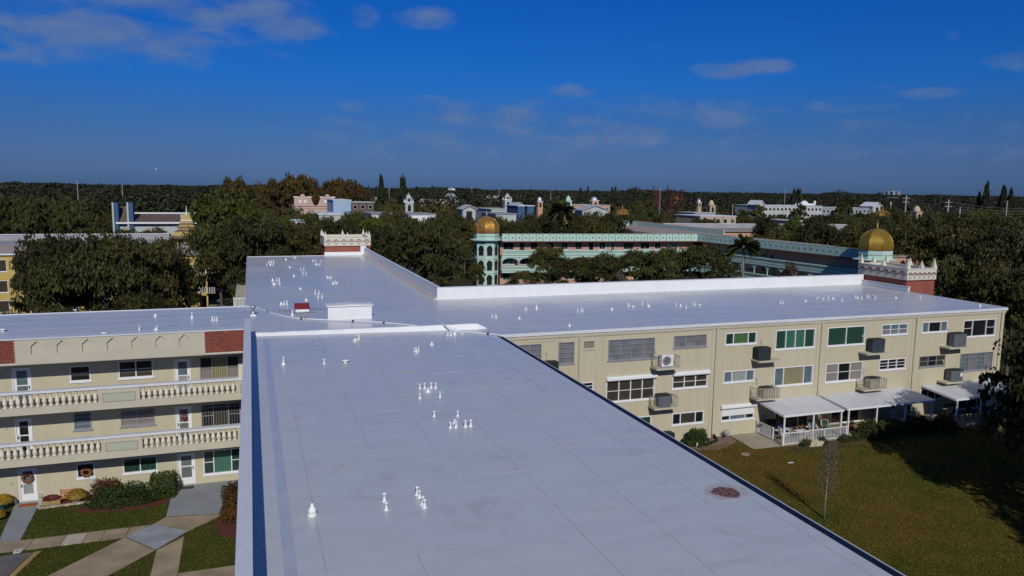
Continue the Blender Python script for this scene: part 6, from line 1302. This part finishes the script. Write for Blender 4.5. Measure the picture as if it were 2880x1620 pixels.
# rusty crowns on the left skyline
for px,py,Y,r,l in ((662,496,306,6.2,'lone round rusty crown on the left skyline'),(735,514,310,6.6,'low olive-rust tree right of the lone round crown'),(790,501,298,7.4,'rusty tree left of the tallest skyline crown'),(832,488,296,7.9,'tallest rusty crown on the skyline'),(880,496,300,7.4,'rusty crown just right of the tallest one'),(920,506,295,6.0,'lower rusty crown between the broad ones'),(948,498,302,6.5,'broad rusty crown above the mission hall'),(982,501,306,7.0,'broad olive-rust crown at the right of the group'),(1008,514,310,5.3,'sloping last rusty tree of the skyline group'),(700,520,320,6.0,'low dark tree filling the gap left of the rusty group'),(765,516,320,6.0,'low rusty tree behind the left of the group')):
    k = OLV if px in (735,700) else RST
    tree('rusty_tree', l, k[(px//7)%3], gx(px,Y), Y, at(px,py,Y).z, r, 'rusty trees on the left skyline')
for px,py,Y,r in ((1845,526,262,3.2),(1885,524,258,3.8),(1912,528,262,3.4)):
    tree('maple_tree', {1845:'leftmost reddish bare crown beside the mast',1885:'tallest reddish bare crown beside the mast',1912:'right reddish bare crown beside the mast'}[px], RED[px%2], gx(px,Y), Y, at(px,py,Y).z, r, 'reddish trees right of centre')
# Norfolk pines: tiers of drooping branches
def pine_mesh(seed):
    r = np.random.default_rng(seed); C = []; Nn = []
    for i in range(26):
        z = .12+.86*i/26; rad = (1-z+.02)**(.62 if seed else .30)*(.8+.4*r.random())*(1.0 if z > .2 else .7); m = max(10, int(110*(1-z)+16))
        a = r.uniform(0,6.28,m); q = r.random(m)**.6*rad; C.append(np.stack([q*np.cos(a),q*np.sin(a),z-.03*q+r.normal(size=m)*.006],1)); v = unit(r,m); v[:,2] = np.abs(v[:,2])+.5; Nn.append(v/np.linalg.norm(v,axis=1,keepdims=True))
    C = np.concatenate(C); Nn = np.concatenate(Nn); n = len(C); s = np.full(n,.15)*r.uniform(.6,1.2,n)
    return MB().tube([(0,0,0),(0,0,.97)], [.05,.01], 6).mesh('trunk', M_BARK), quads_mesh('crown', C, Nn, unit(r,n), s, s*.5, L_PINE)
PINE = [pine_mesh(i) for i in range(3)]
for px,py,Y,r,l in ((1072,493,320,2.6,'tall tapering pine, left of the skyline pair'),(1133,493,322,2.3,'tall columnar pine, right of the skyline pair'),(1001,509,330,1.7,'thin pine right of the rusty trees'),(1036,523,340,1.6,'small pine between the thin and the tall pines'),(1059,524,350,1.4,'tiny pine just left of the tall tapering one'),(1633,529,380,2.6,'dark pine above the peach domed tower'),(1654,525,380,2.0,'narrow pine above the peach domed tower'),(1722,527,400,2.4,'left pine of the close pair right of centre'),(1731,525,402,2.2,'right pine of the close pair right of centre'),(1780,532,400,2.2,'single small pine left of the red crowns'),(2233,531,330,2.2,'left pine behind the white resort'),(2246,529,330,2.6,'taller pine behind the white resort'),(2774,512,250,2.8,'tallest pine at the right skyline'),(2822,523,250,3.2,'broad pine at the right skyline'),(2843,530,252,2.2,'slim pine at the far right skyline'),(2755,540,255,2.0,'short pine left of the tallest right-hand one'),(1495,531,430,1.8,'small pine on the middle skyline')):
    tree('norfolk_pine', l, PINE[0 if px in (1133,2246) else 1+px%2], gx(px,Y), Y, at(px,py,Y).z, r, 'pines on the skyline')
# palms
def palm(label, px, Y, h, r, dead=True):
    x = gx(px,Y); t = thing('palm_tree', label, 'palm', (x,Y,0)); link('trunk', MB().tube([(0,0,0),(.1,0,h*.5),(0,0,h*.88)], [.26,.18,.16], 8).mesh('trunk', M_BARKP), t)
    g = np.random.default_rng(px)
    def fronds(n, e0, e1, lm, nm, rr):
        C=[];Nn=[];U=[]
        for k in range(n):
            a = g.uniform(0,6.28); e = g.uniform(e0,e1); d = np.array([math.cos(a)*math.cos(e), math.sin(a)*math.cos(e), math.sin(e)])
            for q in np.linspace(.25,1,9):
                p = d*rr*q-np.array([0,0,.35*rr*q*q]); side = np.cross(d,[0,0,1]); side /= np.linalg.norm(side)
                for s_ in (-1,1): C.append(p+side*s_*.10*rr+np.array([0,0,h*.88])); Nn.append(np.cross(d,side)+side*s_*.5); U.append(d)
        C=np.array(C);Nn=np.array(Nn);Nn/=np.linalg.norm(Nn,axis=1,keepdims=True);m=len(C); link(nm, quads_mesh(nm,C,Nn,np.array(U)+g.normal(size=(m,3))*.2,np.full(m,.10*rr),np.full(m,.16*rr),lm), t)
    fronds(38, -.35, 1.3, L_PALM, 'fronds', r)
    if dead: fronds(22, -1.35, -.6, L_DEADFROND, 'dead_fronds', r*.75)
palm('tall palm with a skirt of dry fronds behind the court', 1582,150,15.0,2.9); palm('palm in the court before the mint galleries', 2100,99,10.6,2.6,False); palm('small palm left of the tall court palm', 1560,170,11.5,2.2,False)

# the wooded band: each tree its own, kept clear of the buildings
LIM = [(0,524),(240,526),(290,634),(550,634),(575,545),(600,540),(640,548),(700,575),(820,600),(940,606),(1040,606),(1110,580),(1180,606),(1330,612),(1420,622),(1500,616),(1560,596),(1660,596),(1730,588),(1830,566),(1950,580),(2050,606),(2100,612),(2180,604),(2300,606),(2400,600),(2480,596),(2600,590),(2880,585)]
def lim(px): return float(np.interp(px,[a for a,_ in LIM],[b for _,b in LIM]))
OCC = []
for o in list(SC.objects):
    if o.parent is None and o.type == 'EMPTY' and o.get('category') in ('building','tower','pavilion'):
        for c in o.children_recursive:
            if c.type == 'MESH' and c.name.split('.')[0] in ('wall','roof','shaft','tower'):
                bb = [Vector(q)+base_of(c) for q in c.bound_box]; OCC.append((min(q.x for q in bb)-1,max(q.x for q in bb)+1,min(q.y for q in bb)-1,max(q.y for q in bb)+1))
OCC.append((38,86.5,80,142))
def free(x, y, r): return not any(a-r < x < b+r and c-r < y < d+r for a,b,c,d in OCC)
made = []; r = random.Random(21); tries = 0; cand = []
# a first close row that screens the feet of the far halls, then the scattered wood
for k in range(70):
    px = -40+k*43+r.uniform(-14,14); cand.append((px, r.uniform(138,166), 1))
while tries < 9000: tries += 1; cand.append((r.uniform(-60,2920), 118+(r.random()**1.2)*232, 0))
WOOD = []
for px, Y, row in cand:
    if len(made) >= 245: break
    x = gx(px,Y); R_ = r.uniform(3.8,5.6)
    if Y < 145 and 420 < px < 1300 and not row: continue
    if not free(x,Y,R_*.6): continue
    zmax = at(px, lim(px)+(r.uniform(0,9) if row else 0) if Y < 262 else max(hor(px)+r.uniform(2,12), lim(px)-34), Y).z
    h = zmax if row else min(r.uniform(9.5,14.0), zmax)
    if h < 5.0: continue
    h = min(h, 15.5)
    if any((x-a)**2+(Y-b)**2 < ((.5 if row else .62)*(R_+c))**2 for a,b,c in made): continue
    made.append((x,Y,R_)); q = r.random(); ks, hue = (OAK,'dark green') if q < .62 else ((OLV,'olive') if q < .9 else (GRN,'bright green'))
    if Y > 230: ks, hue = FAR, 'dark'
    WOOD.append((px, Y, hue, tree('woodland_tree', 'x', ks[r.randrange(len(ks))], x, Y, h, min(R_,h*.6), None)))
LAND = [(60,'the far left edge'),(200,'the yellow building'),(340,'the two blue pylons'),(470,'the brown-roofed hall'),(560,'the pagoda tower'),(660,'the big bright green tree'),(760,'the far wing'),(880,'the pink mission hall'),(960,'the pale blue hall'),(1070,'the tall skyline pines'),(1149,'the white bell tower'),(1240,'the long pink building'),(1345,'the first gilded dome'),(1427,'the church steeple'),(1518,'the peach bell tower'),(1582,'the tall palm'),(1672,'the domed pink building'),(1760,'the farther gilded dome'),(1880,'the reddish bare trees'),(2002,'the tan pointed dome'),(2100,'the low tan building'),(2200,'the white resort, left'),(2320,'the white resort, right'),(2470,'the right-hand gilded dome'),(2582,'the tan turret on the right'),(2690,'the power poles'),(2800,'the right skyline pines'),(2900,'the right picture edge')]
ORD = ['leftmost','second','third','fourth','fifth','sixth','seventh','eighth','ninth','tenth','eleventh','twelfth']
bins = {}
for w in WOOD: bins.setdefault((min(LAND, key=lambda l: abs(l[0]-w[0]))[1], w[2], 'near' if w[1] < 175 else ('middle' if w[1] < 235 else 'far')), []).append(w)
for (lm_, hue, dist), ws in bins.items():
    ws.sort(key=lambda w: w[0])
    for i, w in enumerate(ws):
        w[3]['label'] = (f'{ORD[i]} {hue} tree from left in {dist} wood at {lm_}' if len(ws) > 1 else f'only {hue} tree of {dist} wood at {lm_}'); w[3]['group'] = 'woodland trees around the town'
# beyond them the wood reads as one mass to the horizon
rg = np.random.default_rng(9); C = []; Nn = []; S_ = []
n_t = 5200
for i in range(n_t):
    Y = 300+(rg.random()**1.9)*3300; px = rg.uniform(-160,3040); x = gx(px,Y)
    if Y < 345 and not free(x,Y,5): continue
    top = at(px, hor(px)+rg.uniform(-1.5,7)*min(1,700/Y)+(2 if Y < 800 else 0)-15*max(0,math.sin(px/170+.3)*math.sin(px/61)+.35*math.sin(px/23))*(1 if Y < 1000 else .3), Y).z; h = max(8, min(24, top))*(rg.uniform(.62,1) if Y < 1000 else rg.uniform(.75,1)); R_ = rg.uniform(3.5,7)*(1+Y/2500); m = 220 if Y < 600 else (90 if Y < 1000 else 36)
    d = unit(rg,m); d[:,2] = np.abs(d[:,2]); c = d*np.array([R_,R_,h*.5])*(1-.25*rg.random((m,1)))+np.array([x,Y,h*.5]); C.append(c); v = d+unit(rg,m)*.8; Nn.append(v/np.linalg.norm(v,axis=1,keepdims=True)); S_.append(np.full(m, R_*(.095 if Y < 600 else (.15 if Y < 1000 else .22)))*rg.uniform(.6,1.2,m))
C = np.concatenate(C); Nn = np.concatenate(Nn); S_ = np.concatenate(S_)
fo = link('far_wood', quads_mesh('far_wood', C, Nn, unit(rg,len(C)), S_, S_*.7, leaf_mat('far_wood_leaf', (.016,.022,.010), (.040,.040,.016), 0))); tag(fo, 'dark unbroken wood reaching to the horizon behind the town', 'wood', kind='stuff')
